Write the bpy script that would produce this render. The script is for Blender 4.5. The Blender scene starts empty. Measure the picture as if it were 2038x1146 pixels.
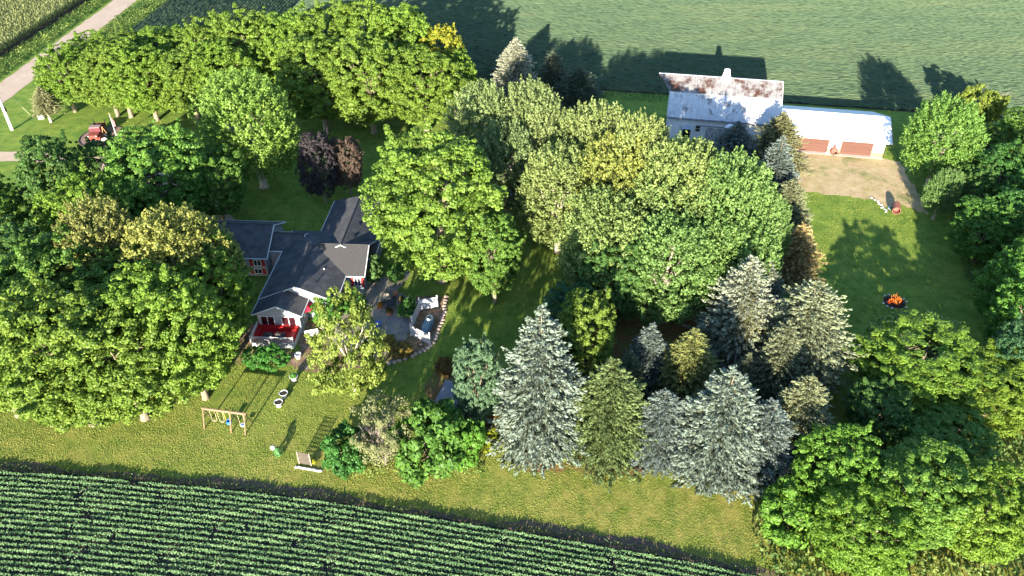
import bpy, math, random
import numpy as np
from mathutils import Vector, Matrix

# ------------------------------------------------------------------ camera, light, exposure
F, PITCH, CAMH = 1585.0, math.radians(37), 58.0
cp, sp = math.cos(PITCH), math.sin(PITCH)
SC = bpy.context.scene
COL = SC.collection
cam_d = bpy.data.cameras.new('camera'); cam = bpy.data.objects.new('camera', cam_d); COL.objects.link(cam)
cam.location = (0, 0, CAMH); cam.rotation_euler = (math.pi/2 - PITCH, 0, 0)
cam_d.sensor_width = 36; cam_d.lens = 36*F/2038; cam_d.clip_end = 6000; cam_d.clip_start = 0.5
SC.camera = cam

SUN_AZ, SUN_EL = math.radians(12), math.radians(14.6)
W = bpy.data.worlds.new("World"); SC.world = W; W.use_nodes = True
nt = W.node_tree
sky = nt.nodes.new('ShaderNodeTexSky'); sky.sky_type = 'NISHITA'; sky.sun_disc = False
sky.sun_elevation = SUN_EL; sky.sun_rotation = math.pi + SUN_AZ; sky.ozone_density = 3.0; sky.dust_density = .3
bg = nt.nodes['Background']; bg.inputs[1].default_value = 0.12
nt.links.new(sky.outputs[0], bg.inputs[0])
sl = bpy.data.lights.new('sun', 'SUN'); sl.energy = 5.0; sl.angle = math.radians(0.5); sl.color = (1, 0.90, 0.74)
so = bpy.data.objects.new('sun', sl); COL.objects.link(so); so.location = (-30, -60, 80)
dv = Vector((math.sin(SUN_AZ)*math.cos(SUN_EL), math.cos(SUN_AZ)*math.cos(SUN_EL), -math.sin(SUN_EL)))
so.rotation_euler = dv.to_track_quat('-Z', 'Y').to_euler()
SC.view_settings.view_transform = 'Standard'; SC.view_settings.look = 'None'
SC.view_settings.gamma = 1; SC.view_settings.use_curve_mapping = False
SC.view_settings.exposure = 2.0
SC.cycles.max_bounces = 5; SC.cycles.diffuse_bounces = 3; SC.cycles.transmission_bounces = 3
SC.cycles.transparent_max_bounces = 4

# ------------------------------------------------------------------ survey: photo measurements -> ground coordinates
def G(px, py, z=0.0):
    x = (px-1019)/F; y = (573-py)/F
    t = (CAMH-z)/(sp-y*cp)
    return Vector((x*t, (cp+y*sp)*t, z))
def height_of(base, topy):
    k = (573-topy)/F
    return base.y*(k*cp-sp)/(cp+k*sp) + CAMH
def mpp(p):            # metres per photo pixel at a place
    return (p.y*cp-(p.z-CAMH)*sp)/F

# ------------------------------------------------------------------ materials
MATS = {}
def nodes_of(name):
    m = bpy.data.materials.new(name); m.use_nodes = True
    t = m.node_tree; return m, t, t.nodes, t.links, t.nodes['Principled BSDF']
def lin(c): return (c[0], c[1], c[2], 1)
def mat(name, c1, c2=None, scale=3.0, rough=0.8, bump=0.0, bscale=None, spec=0.3, metal=0.0, c3=None, s3=0.5, t3=(0.5, 0.6), stretch=None):
    if name in MATS: return MATS[name]
    m, t, N, L, P = nodes_of(name)
    P.inputs['Roughness'].default_value = rough
    P.inputs['Specular IOR Level'].default_value = spec; P.inputs['Metallic'].default_value = metal
    geo = N.new('ShaderNodeNewGeometry'); vec = geo.outputs['Position']
    if stretch:
        mp = N.new('ShaderNodeMapping'); mp.inputs['Scale'].default_value = stretch
        L.new(vec, mp.inputs[0]); vec = mp.outputs[0]
    if c2 is None: c2 = tuple(0.75*v for v in c1)
    no = N.new('ShaderNodeTexNoise'); no.inputs['Scale'].default_value = scale; no.inputs['Detail'].default_value = 6
    no.inputs['Roughness'].default_value = 0.65
    L.new(vec, no.inputs['Vector'])
    r = N.new('ShaderNodeValToRGB'); r.color_ramp.elements[0].position = 0.35; r.color_ramp.elements[1].position = 0.68
    r.color_ramp.elements[0].color = lin(c2); r.color_ramp.elements[1].color = lin(c1)
    L.new(no.outputs['Fac'], r.inputs[0]); out = r.outputs[0]
    if c3:
        n3 = N.new('ShaderNodeTexNoise'); n3.inputs['Scale'].default_value = s3; n3.inputs['Detail'].default_value = 8
        n3.inputs['Roughness'].default_value = 0.7
        L.new(vec, n3.inputs['Vector'])
        r3 = N.new('ShaderNodeMapRange'); r3.inputs[1].default_value = t3[0]; r3.inputs[2].default_value = t3[1]
        L.new(n3.outputs['Fac'], r3.inputs[0])
        mx = N.new('ShaderNodeMixRGB'); mx.inputs[2].default_value = lin(c3)
        L.new(r3.outputs[0], mx.inputs[0]); L.new(out, mx.inputs[1]); out = mx.outputs[0]
    L.new(out, P.inputs['Base Color'])
    if bump:
        nb = N.new('ShaderNodeTexNoise'); nb.inputs['Scale'].default_value = bscale or scale*3; nb.inputs['Detail'].default_value = 5
        L.new(vec, nb.inputs['Vector'])
        b = N.new('ShaderNodeBump'); b.inputs['Strength'].default_value = 1.0; b.inputs['Distance'].default_value = bump
        L.new(nb.outputs['Fac'], b.inputs['Height']); L.new(b.outputs[0], P.inputs['Normal'])
    MATS[name] = m; return m

def leaf_mat(name, dark, light, transl=0.25, rough=0.55, spec=0.25):
    """leaf colour runs from dark to light by the leaf's own 'tint' value, times the tree's own colour"""
    if name in MATS: return MATS[name]
    m, t, N, L, P = nodes_of(name)
    P.inputs['Roughness'].default_value = rough; P.inputs['Specular IOR Level'].default_value = spec
    a = N.new('ShaderNodeAttribute'); a.attribute_name = 'tint'
    mx = N.new('ShaderNodeMixRGB'); mx.inputs[1].default_value = lin(dark); mx.inputs[2].default_value = lin(light)
    L.new(a.outputs['Fac'], mx.inputs[0])
    oi = N.new('ShaderNodeObjectInfo')
    mu = N.new('ShaderNodeMixRGB'); mu.blend_type = 'MULTIPLY'; mu.inputs[0].default_value = 1
    L.new(mx.outputs[0], mu.inputs[1]); L.new(oi.outputs['Color'], mu.inputs[2])
    L.new(mu.outputs[0], P.inputs['Base Color'])
    tr = N.new('ShaderNodeBsdfTranslucent'); L.new(mu.outputs[0], tr.inputs[0])
    ms = N.new('ShaderNodeMixShader'); ms.inputs[0].default_value = transl
    L.new(P.outputs[0], ms.inputs[1]); L.new(tr.outputs[0], ms.inputs[2])
    L.new(ms.outputs[0], N['Material Output'].inputs['Surface'])
    MATS[name] = m; return m

def emit_mat(name, c1, c2, strength):
    m, t, N, L, P = nodes_of(name)
    geo = N.new('ShaderNodeNewGeometry'); no = N.new('ShaderNodeTexNoise'); no.inputs['Scale'].default_value = 4
    L.new(geo.outputs['Position'], no.inputs['Vector'])
    r = N.new('ShaderNodeValToRGB'); r.color_ramp.elements[0].color = lin(c1); r.color_ramp.elements[1].color = lin(c2)
    r.color_ramp.elements[0].position = .4; r.color_ramp.elements[1].position = .6
    L.new(no.outputs['Fac'], r.inputs[0]); L.new(r.outputs[0], P.inputs['Emission Color']); L.new(r.outputs[0], P.inputs['Base Color'])
    P.inputs['Emission Strength'].default_value = strength
    return m

# ------------------------------------------------------------------ mesh helpers
rng = np.random.default_rng(7); rnd = random.Random(5)
def tag(o, label=None, cat=None, group=None, kind=None):
    if label: o['label'] = label
    if cat: o['category'] = cat
    if group: o['group'] = group
    if kind: o['kind'] = kind
    return o
def thing(name, loc, rz, label, cat, group=None):
    o = bpy.data.objects.new(name, None); COL.objects.link(o); o.empty_display_size = .3
    o.location = loc; o.rotation_euler = (0, 0, rz); return tag(o, label, cat, group)
def link(name, me, parent=None, m=None, loc=None):
    o = bpy.data.objects.new(name, me); COL.objects.link(o)
    if m is not None and not me.materials: me.materials.append(m)
    if parent: o.parent = parent
    if loc is not None: o.location = loc
    return o
def part(o, name, parent, loc=None, rz=None):     # another copy of an existing part, mesh shared
    c = o.copy(); COL.objects.link(c); c.parent = parent
    if loc is not None: c.location = loc
    if rz is not None: c.rotation_euler = (0, 0, rz)
    return c

class MB:
    def __init__(s): s.v = []; s.f = []
    def poly(s, pts):
        i = len(s.v); s.v += [tuple(p) for p in pts]; s.f.append(tuple(range(i, i+len(pts)))); return s
    def box(s, c, d, rz=0.0, M=None):
        x, y, z = d[0]/2, d[1]/2, d[2]/2; i = len(s.v); ca, sa = math.cos(rz), math.sin(rz)
        for q in ((-x,-y,-z),(x,-y,-z),(x,y,-z),(-x,y,-z),(-x,-y,z),(x,-y,z),(x,y,z),(-x,y,z)):
            if M is not None: p = M @ Vector(q); s.v.append((p.x+c[0], p.y+c[1], p.z+c[2]))
            else: s.v.append((c[0]+q[0]*ca-q[1]*sa, c[1]+q[0]*sa+q[1]*ca, c[2]+q[2]))
        for f in ((3,2,1,0),(4,5,6,7),(0,1,5,4),(1,2,6,5),(2,3,7,6),(3,0,4,7)): s.f.append(tuple(i+k for k in f))
        return s
    def tube(s, pts, rad, n=6, cap=True):
        rings = []
        pts = [Vector(p) for p in pts]
        for k, p in enumerate(pts):
            d = (pts[min(k+1, len(pts)-1)]-pts[max(k-1, 0)]).normalized()
            u = d.orthogonal().normalized() if k == 0 else (u - d*u.dot(d)).normalized()
            w = d.cross(u); r = rad[k] if hasattr(rad, '__len__') else rad
            i = len(s.v); rings.append(i)
            for a in range(n):
                q = p + (u*math.cos(2*math.pi*a/n)+w*math.sin(2*math.pi*a/n))*r; s.v.append(tuple(q))
        for k in range(len(rings)-1):
            for a in range(n):
                b = (a+1) % n; s.f.append((rings[k]+a, rings[k]+b, rings[k+1]+b, rings[k+1]+a))
        if cap:
            s.f.append(tuple(rings[0]+a for a in reversed(range(n)))); s.f.append(tuple(rings[-1]+a for a in range(n)))
        return s
    def lathe(s, prof, n=12, c=(0, 0, 0)):
        i = len(s.v)
        for r, z in prof:
            for a in range(n): s.v.append((c[0]+r*math.cos(2*math.pi*a/n), c[1]+r*math.sin(2*math.pi*a/n), c[2]+z))
        for k in range(len(prof)-1):
            for a in range(n):
                b = (a+1) % n; s.f.append((i+k*n+a, i+k*n+b, i+(k+1)*n+b, i+(k+1)*n+a))
        s.f.append(tuple(i+a for a in reversed(range(n)))); j = i+(len(prof)-1)*n; s.f.append(tuple(j+a for a in range(n)))
        return s
    def slab(s, pts, th):          # a polygon with thickness along its normal, downwards
        P = [Vector(p) for p in pts]; nrm = (P[1]-P[0]).cross(P[2]-P[0]).normalized()
        if nrm.z < 0: P.reverse(); nrm = -nrm
        n = len(P); i = len(s.v); s.v += [tuple(p) for p in P]+[tuple(p-nrm*th) for p in P]
        s.f.append(tuple(range(i, i+n))); s.f.append(tuple(range(i+2*n-1, i+n-1, -1)))
        for a in range(n): b = (a+1) % n; s.f.append((i+b, i+a, i+n+a, i+n+b))
        return s
    def mesh(s, name, smooth=False):
        me = bpy.data.meshes.new(name); me.from_pydata(s.v, [], s.f); me.update()
        if smooth: me.polygons.foreach_set('use_smooth', [True]*len(me.polygons))
        return me
    def build(s, name, m, parent=None, loc=None, smooth=False):
        return link(name, s.mesh(name, smooth), parent, m, loc)

def blob_mesh(name, rad, seed, amp=0.2, nseg=8, nring=5):    # an uneven stone
    r = np.random.default_rng(seed); b = MB(); prof = []
    for k in range(nring+1):
        a = math.pi*k/nring - math.pi/2; prof.append((max(0.02, math.cos(a)), math.sin(a)))
    b.lathe(prof, nseg)
    V = np.array(b.v); V *= (1+amp*(r.random((len(V), 1))-.5)*2); V *= np.array(rad)
    b.v = [tuple(q) for q in V]; return b.mesh(name, False)

def norm(a): return a/np.maximum(np.linalg.norm(a, axis=1, keepdims=True), 1e-9)
def leaf_mesh(name, c, n, ln, wd, tint, m, axis=None, fold=0.25):
    """many leaf-sized folded quads in one mesh: centres c, normals n, length ln, width wd"""
    k = len(c); ln = np.broadcast_to(ln, k)[:, None]; wd = np.broadcast_to(wd, k)[:, None]
    n = norm(n)
    t = rng.normal(size=(k, 3)) if axis is None else axis + .25*rng.normal(size=(k, 3))
    t = norm(t - n*np.sum(t*n, 1, keepdims=True)); b = np.cross(n, t)
    V = np.empty((k, 4, 3), np.float32)
    V[:, 0] = c - t*ln*.5; V[:, 1] = c + b*wd*.5 + n*wd*fold; V[:, 2] = c + t*ln*.5 - n*ln*.12; V[:, 3] = c - b*wd*.5 + n*wd*fold
    me = bpy.data.meshes.new(name); me.vertices.add(4*k); me.vertices.foreach_set('co', V.ravel())
    me.loops.add(4*k); me.loops.foreach_set('vertex_index', np.arange(4*k, dtype=np.int32))
    me.polygons.add(k); me.polygons.foreach_set('loop_start', np.arange(0, 4*k, 4, dtype=np.int32))
    me.polygons.foreach_set('loop_total', np.full(k, 4, np.int32))
    at = me.attributes.new('tint', 'FLOAT', 'FACE'); at.data.foreach_set('value', np.clip(tint, 0, 1).astype(np.float32))
    me.update(calc_edges=True); me.materials.append(m); return me

def sph(k):
    return norm(rng.normal(size=(k, 3)))
def rough_poly(pts, step=1.2, amp=0.25, seed=1):
    r = random.Random(seed); out = []
    for a, b in zip(pts, pts[1:]+pts[:1]):
        a, b = Vector(a), Vector(b); L_ = (b-a).length; n = max(1, int(L_/step))
        for k in range(n):
            p = a.lerp(b, k/n); out.append((p.x+r.uniform(-amp, amp), p.y+r.uniform(-amp, amp), p.z))
    return out
def sheet(name, pts, z, m, step=1.2, amp=0.25, seed=1):
    pts = [(p[0], p[1], z) for p in pts]
    import mathutils
    rp = rough_poly(pts, step, amp, seed)
    tri = mathutils.geometry.tessellate_polygon([[Vector(p) for p in rp]])
    me = bpy.data.meshes.new(name); me.from_pydata(rp, [], [tuple(t) for t in tri]); me.update()
    if len(me.polygons) and sum(p.normal.z for p in me.polygons) < 0: me.flip_normals()
    o = link(name, me, None, m); return tag(o, kind='structure')

# ------------------------------------------------------------------ the setting
def lawn_mat():
    m, t, N, L, P = nodes_of('lawn_grass'); P.inputs['Roughness'].default_value = .95; P.inputs['Specular IOR Level'].default_value = .1
    geo = N.new('ShaderNodeNewGeometry'); pos = geo.outputs['Position']
    def noise(sc, det=6, rg=.65):
        n = N.new('ShaderNodeTexNoise'); n.inputs['Scale'].default_value = sc; n.inputs['Detail'].default_value = det
        n.inputs['Roughness'].default_value = rg; L.new(pos, n.inputs['Vector']); return n.outputs['Fac']
    def ramp(f, a, b, ca, cb):
        r = N.new('ShaderNodeValToRGB'); r.color_ramp.elements[0].position = a; r.color_ramp.elements[1].position = b
        r.color_ramp.elements[0].color = lin(ca); r.color_ramp.elements[1].color = lin(cb); L.new(f, r.inputs[0]); return r.outputs[0]
    def mix(f, a, b):
        x = N.new('ShaderNodeMixRGB'); L.new(f, x.inputs[0]); L.new(a, x.inputs[1])
        if isinstance(b, tuple): x.inputs[2].default_value = lin(b)
        else: L.new(b, x.inputs[2])
        return x.outputs[0]
    sep = N.new('ShaderNodeSeparateXYZ'); L.new(pos, sep.inputs[0])
    near = N.new('ShaderNodeMapRange'); near.inputs[1].default_value = 66; near.inputs[2].default_value = 44   # the mown strip by the field is drier
    L.new(sep.outputs['Y'], near.inputs[0])
    lush = ramp(noise(.45), .38, .62, (.098, .180, .028), (.195, .265, .043))
    dry = ramp(noise(.6), .38, .62, (.135, .170, .028), (.300, .255, .066))
    wob = N.new('ShaderNodeMath'); wob.operation = 'MULTIPLY_ADD'; wob.inputs[1].default_value = 1.6; wob.inputs[2].default_value = -.8
    L.new(noise(.12, 4), wob.inputs[0])
    ad = N.new('ShaderNodeMath'); ad.operation = 'ADD'; ad.use_clamp = True; L.new(near.outputs[0], ad.inputs[0]); L.new(wob.outputs[0], ad.inputs[1])
    base = mix(ad.outputs[0], lush, dry)
    sp_ = N.new('ShaderNodeMapRange'); sp_.inputs[1].default_value = .56; sp_.inputs[2].default_value = .72; sp_.inputs[4].default_value = .6
    L.new(noise(2.3, 8, .75), sp_.inputs[0]); base = mix(sp_.outputs[0], base, (.30, .22, .09))
    sd = N.new('ShaderNodeMapRange'); sd.inputs[1].default_value = .52; sd.inputs[2].default_value = .70; sd.inputs[4].default_value = .75
    L.new(noise(1.1, 8, .72), sd.inputs[0]); base = mix(sd.outputs[0], base, (.055, .105, .012))
    L.new(base, P.inputs['Base Color'])
    b = N.new('ShaderNodeBump'); b.inputs['Distance'].default_value = .09; L.new(noise(7, 6, .7), b.inputs['Height']); L.new(b.outputs[0], P.inputs['Normal'])
    return m
M_LAWN = lawn_mat()
g = MB(); g.poly([(-2500, -1500, 0), (2500, -1500, 0), (2500, 3500, 0), (-2500, 3500, 0)])
tag(g.build('ground', M_LAWN), kind='structure')

M_SOIL = mat('soil', (.060, .045, .035), (.03, .024, .02), 2, .95, .05, 8)
M_GRAVEL = mat('gravel', (.50, .38, .28), (.40, .30, .22), .5, .95, .02, 6, c3=(.34, .24, .16), s3=.25, t3=(.52, .7))
M_DRY = mat('dry_gravel_yard', (.52, .39, .24), (.38, .27, .14), .7, .95, .03, 5, c3=(.17, .17, .06), s3=.22, t3=(.52, .66))
M_MULCH = mat('mulch', (.26, .15, .10), (.13, .08, .06), 2, .95, .06, 9, c3=(.32, .22, .17), s3=1.2)
M_PAVE = mat('patio_paving', (.30, .26, .24), (.20, .17, .16), 1.2, .9, .02, 6, c3=(.36, .27, .21), s3=.8)
M_NEEDLE = mat('needle_litter', (.24, .12, .055), (.16, .075, .035), 1.5, .95, .05, 8, c3=(.16, .15, .04), s3=.7)

# gravel road and its two verges (upper left)
ra, rb = G(0, 165), G(227, 0); rc, rd_ = G(0, 211), G(273, 0)
dr = (rb-ra).normalized(); perp = Vector((dr.y, -dr.x, 0))
def along(p, s): return p + dr*s
sheet('road', [along(ra, -150), along(rb, 500), along(rd_, 500), along(rc, -150)], .03, M_GRAVEL, 2.0, .18, 3)
sheet('driveway', [G(-260, 304), G(70, 301), G(250, 318), G(420, 372), G(470, 440), G(440, 452), G(370, 400), G(230, 345), G(50, 321), G(-260, 326)], .034, M_GRAVEL, 1.5, .15, 4)
sheet('yard', [G(1535, 292), G(1762, 316), G(1790, 322), G(1835, 395), G(1850, 428), G(1795, 408), G(1762, 414), G(1735, 398), G(1690, 392), G(1640, 386), G(1570, 377), G(1540, 375)], .022, M_DRY, .7, .3, 5)
sheet('garage_apron', [G(985, 402), G(1066, 398), G(1120, 345), G(1180, 318), G(1330, 285), G(1330, 268), G(1150, 290), G(1040, 340), G(985, 370)], .03, mat('worn_asphalt', (.22, .20, .20), (.15, .14, .14), 1.5, .9), 1, .1, 6)
sheet('patio', [G(700, 575), G(745, 560), G(800, 530), G(818, 545), G(790, 580), G(830, 600), G(822, 640), G(800, 690), G(760, 712), G(700, 700), G(650, 665), G(660, 610)], .016, M_PAVE, .6, .12, 7)
sheet('mulch_bed', [G(585, 735), G(600, 690), G(560, 640), G(650, 640), G(720, 690), G(760, 690), G(820, 640), G(830, 590), G(872, 588), G(890, 592), G(884, 625), G(862, 685), G(830, 705), G(795, 718), G(760, 728), G(700, 735), G(640, 745)], .010, M_MULCH, .5, .12, 8)
sheet('mulch_border', [G(455, 735), G(470, 690), G(490, 640), G(505, 640), G(512, 690), G(585, 700), G(588, 728), G(560, 722), G(500, 712), G(478, 725)], .014, M_MULCH, .5, .1, 9)
sheet('bare_soil', [G(845, 765), G(870, 730), G(905, 718), G(960, 720), G(1010, 730), G(1000, 800), G(990, 850), G(960, 880), G(900, 860), G(850, 830)], .012, M_NEEDLE, .6, .25, 10)
sheet('needle_bed', [G(1010, 915), G(1050, 940), G(1140, 935), G(1260, 950), G(1300, 925), G(1500, 960), G(1560, 880), G(1560, 700), G(1470, 600), G(1250, 590), G(1190, 640), G(1160, 720), G(1020, 860)], .008, M_NEEDLE, .7, .3, 11)

# --- foreground soybean field
edge = [(-420, 915), (-150, 929), (0, 940), (200, 953), (450, 977), (650, 1001), (860, 1034), (1060, 1066), (1250, 1099), (1400, 1126), (1500, 1148), (1700, 1195), (2000, 1262)]
EX = np.array([G(*e).x for e in edge]); EY = np.array([G(*e).y for e in edge])
def edge_y(x): return np.interp(x, EX, EY)
xs = np.linspace(EX[0], EX[-1], 60)
sheet('field_soil', [(x, edge_y(x)+.35, 0) for x in xs]+[(EX[-1], 20, 0), (EX[0], 20, 0)], .012, M_SOIL, .8, .12, 12)
M_SOY = leaf_mat('soy_leaf', (.050, .115, .040), (.14, .24, .090), .2, .5)
cs, ns, ti = [], [], []
holes = [(rng.uniform(EX[0], EX[-1]-15), rng.uniform(-.5, 26), rng.uniform(.2, .8)) for _ in range(60)]
for k in range(30):
    x0, x1 = EX[0]+6, EX[-1]-18
    n_ = int((x1-x0)*74)
    x = rng.uniform(x0, x1, n_); y0 = edge_y(x) - .30 - k*.56
    off = rng.normal(0, .105, n_); z = .42 - 2.2*off**2*3 + rng.normal(0, .06, n_)
    z = np.clip(z, .08, .75) + .05*np.sin(x*1.3+k*2.1)
    hole = np.zeros(n_)
    for gx, gk, gw in holes:
        if abs(gk-k) < 1.6: hole = np.maximum(hole, np.exp(-((x-gx)/gw)**2*1.5)*(.92 if abs(gk-k) < .6 else .55))
    keep = (rng.random(n_) > hole*1.05) & (y0 > 30)
    cs.append(np.stack([x, y0+off, z], 1)[keep])
    nn = np.stack([rng.normal(0, .45, n_), rng.normal(-.75, .45, n_)+off*2, np.full(n_, .9)], 1); ns.append(nn[keep])
    ti.append((rng.random(n_)*.6+.2*np.sin(x*.6+k)+.2)[keep])
cs = np.concatenate(cs); ns = np.concatenate(ns); ti = np.concatenate(ti)
sheet('field_margin', [(x, edge_y(x)+.30, 0) for x in xs]+[(x, edge_y(x)+1.15+.35*math.sin(x*.21)+.25*math.sin(x*.67), 0) for x in xs[::-1]], .016, mat('dry_margin', (.17, .115, .08), (.085, .06, .042), 2.5, .95, .04, 9), .5, .14, 19)
soy = link('soybean_rows', leaf_mesh('soybean_rows', cs, ns, rng.uniform(.12, .2, len(cs)), rng.uniform(.09, .15, len(cs)), ti, M_SOY))
tag(soy, 'rows of green soybean plants along the bottom edge', 'crop', kind='stuff')

# --- the wide soybean field behind the farm: ridged canopy
M_CANOPY = mat('soy_canopy', (.064, .096, .052), (.044, .073, .040), 1.6, .8, .035, 5, spec=.1, stretch=(.14, 1.5, 1), c3=(.072, .098, .050), s3=.12, t3=(.45, .65))
def canopy(name, rows, width, seed):
    """rows: list of (start, end) on the ground; each becomes a rounded ridge of plants"""
    r = np.random.default_rng(seed); V = []; Fc = []; base = 0
    for a, b in rows:
        L_ = (b-a).length
        if L_ < 2: continue
        n_ = int(L_/.75)+2; t = np.linspace(0, 1, n_)[:, None]
        A, B = np.array(a), np.array(b); P = A+(B-A)*t
        d = (B-A)/L_; q = np.array([d[1], -d[0], 0])
        prof = [(-.50, .10), (-.26, .48), (0, .62), (.26, .48), (.5, .10)]
        for o_, z_ in prof:
            j = r.normal(0, .07, (n_, 3)); j[:, 2] *= .9
            Q = P + q*o_*width + j; Q[:, 2] = np.maximum(.03, z_+j[:, 2]); V.append(Q)
        m_ = len(prof); i = np.arange(n_-1)
        for c_ in range(m_-1):
            o = base+c_*n_; Fc.append(np.stack([o+i, o+i+1, o+n_+i+1, o+n_+i], 1))
        base += m_*n_
    V = np.concatenate(V); Fc = np.concatenate(Fc)
    me = bpy.data.meshes.new(name); me.from_pydata(V.tolist(), [], Fc.tolist()); me.update()
    if sum(p.normal.z for p in list(me.polygons)[:200]) < 0: me.flip_normals()
    return link(name, me, None, M_CANOPY)
# --- grass blades over the mown lawn
M_GRASS = leaf_mat('grass_blade', (.070, .135, .018), (.33, .345, .080), .2, .7, .1)
def lawn_blades(name, label, x0, x1, y0, y1, dens, size, seed, tone):
    r = np.random.default_rng(seed); k = int((x1-x0)*(y1-y0)*dens)
    x = r.uniform(x0, x1, k); y = r.uniform(y0, y1, k)
    ok = y > edge_y(x)+.6; x, y = x[ok], y[ok]; k = len(x)
    w = np.sin(x*.9+y*1.3)+np.sin(x*1.7-y*.8+1)+np.sin(x*.37+y*.5)+np.sin(x*3.3+y*2.9)+.8*np.sin(x*2.1-y*4.1)
    w2 = np.sin(x*.31+1)*np.sin(y*.43+2)+.7*np.sin(x*.77-y*.5)
    keep = r.random(k) < .50+.14*w+.14*w2; x, y, w = x[keep], y[keep], w[keep]; k = len(x)
    t = tone+.14*np.sin(x*.53-y*.9)*np.sin(x*.21+y*.37)+.26*r.normal(size=k)-.04*w
    t = t+np.where((y < 52) & (x > -6), .13*np.sin(x*4.8+.6*np.sin(y*.5)), .07*np.sin(y*3.4+x*.25))
    n = np.stack([r.normal(.0, .5, k), r.normal(-.75, .4, k), np.full(k, .8)], 1)
    me = leaf_mesh(name, np.stack([x, y, r.uniform(.008, .03, k)], 1), n, r.uniform(.8, 1.4, k)*size, r.uniform(.35, .7, k)*size, t, M_GRASS)
    return tag(link(name, me), label, 'grass', kind='stuff')
lawn_blades('lawn_grass', 'dry mown grass along the near field edge', -52, 36, 36, 70, 130, .10, 21, .55)
lawn_blades('yard_grass', 'short green mown grass of the yard', -66, 74, 70, 124, 44, .13, 22, .42)

fe0, fe1 = G(945, 161), G(2038, 236)        # southern edge of the field
fd = (fe1-fe0).normalized(); fn = Vector((-fd.y, fd.x, 0))
hc0, hc1 = G(255, 68), G(345, 0)            # western edge, parallel to the road
hd = (hc1-hc0).normalized(); hn = Vector((hd.y, -hd.x, 0))
HEAD = 30.0
def meet(p, d, q, e):     # point on p + d*s that lies on the line q + e*t
    den = d.x*e.y-d.y*e.x; s = ((q.x-p.x)*e.y-(q.y-p.y)*e.x)/den; return p+d*s
hq = hc0+hn*HEAD
rows = []
for k in range(150):
    p = fe0+fn*(k*.56+.2); a = meet(p, fd, hq, hd); rows.append((a, p+fd*150))
tag(canopy('soybean_field', rows, .56, 3), 'broad pale green soybean field behind the barn', 'crop', kind='stuff')
rows = []
for k in range(int(HEAD/.76)):
    p = hc0+hn*(k*.76); a = meet(p, hd, fe0, fd); rows.append((a, a+hd*110))
tag(canopy('soybean_headland', rows, .62, 4), 'diagonal crop rows running beside the gravel road', 'crop', kind='stuff')
sw = meet(hc0, hd, fe0, fd)
sheet('field_ground', [sw-hn*.5, fe0-fn*.4, fe1-fn*.4, fe1+fd*60-fn*.4, fe1+fd*60+fn*90, sw+hd*115], .02, M_SOIL, 2, .2, 13)

# --- corn (upper left corner)
M_CORN = leaf_mat('corn_leaf', (.075, .13, .03), (.24, .26, .10), .25, .5)
ca, cb = G(0, 116), G(175, 3); cdir = (cb-ca).normalized(); cn = Vector((-cdir.y, cdir.x, 0))
if cn.x > 0: cn = -cn
C_, N_, LN, WD, TI, AX = [], [], [], [], [], []
for r_ in range(34):
    s = np.arange(-14, 62, .24); s = s+rng.normal(0, .04, len(s)); k = len(s)
    base = np.array(ca)[None]+np.array(cdir)[None]*s[:, None]+np.array(cn)[None]*(r_*.76)
    base[:, :2] += rng.normal(0, .05, (k, 2)); hgt = rng.uniform(2.0, 2.5, k)
    for lev in range(6):
        z = hgt*(.35+.11*lev); a = rng.uniform(0, 2*math.pi, k)
        out = np.stack([np.cos(a), np.sin(a), np.full(k, .55)], 1)
        c = base.copy(); c[:, 2] = z; c += out*.3
        C_.append(c); N_.append(np.stack([-.6*np.cos(a), -.6*np.sin(a), np.full(k, .8)], 1)); AX.append(out)
        LN.append(np.full(k, .75)); WD.append(np.full(k, .11)); TI.append(rng.random(k)*.5+.05*lev)
    c = base.copy(); c[:, 2] = hgt+.15
    C_.append(c); N_.append(rng.normal(size=(k, 3))*[1, 1, .1]); AX.append(np.tile([0, 0, 1.], (k, 1)))
    LN.append(np.full(k, .55)); WD.append(np.full(k, .16)); TI.append(np.full(k, 1.0))
me = leaf_mesh('corn_field', np.concatenate(C_), np.concatenate(N_), np.concatenate(LN), np.concatenate(WD), np.concatenate(TI), M_CORN, np.concatenate(AX))
tag(link('corn_field', me), 'tall tasselled corn standing beyond the gravel road', 'crop', kind='stuff')
sheet('corn_ground', [ca-cdir*20, ca+cdir*70, ca+cdir*70+cn*40, ca-cdir*20+cn*40], .014, M_SOIL, 3, .2, 14)

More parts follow.
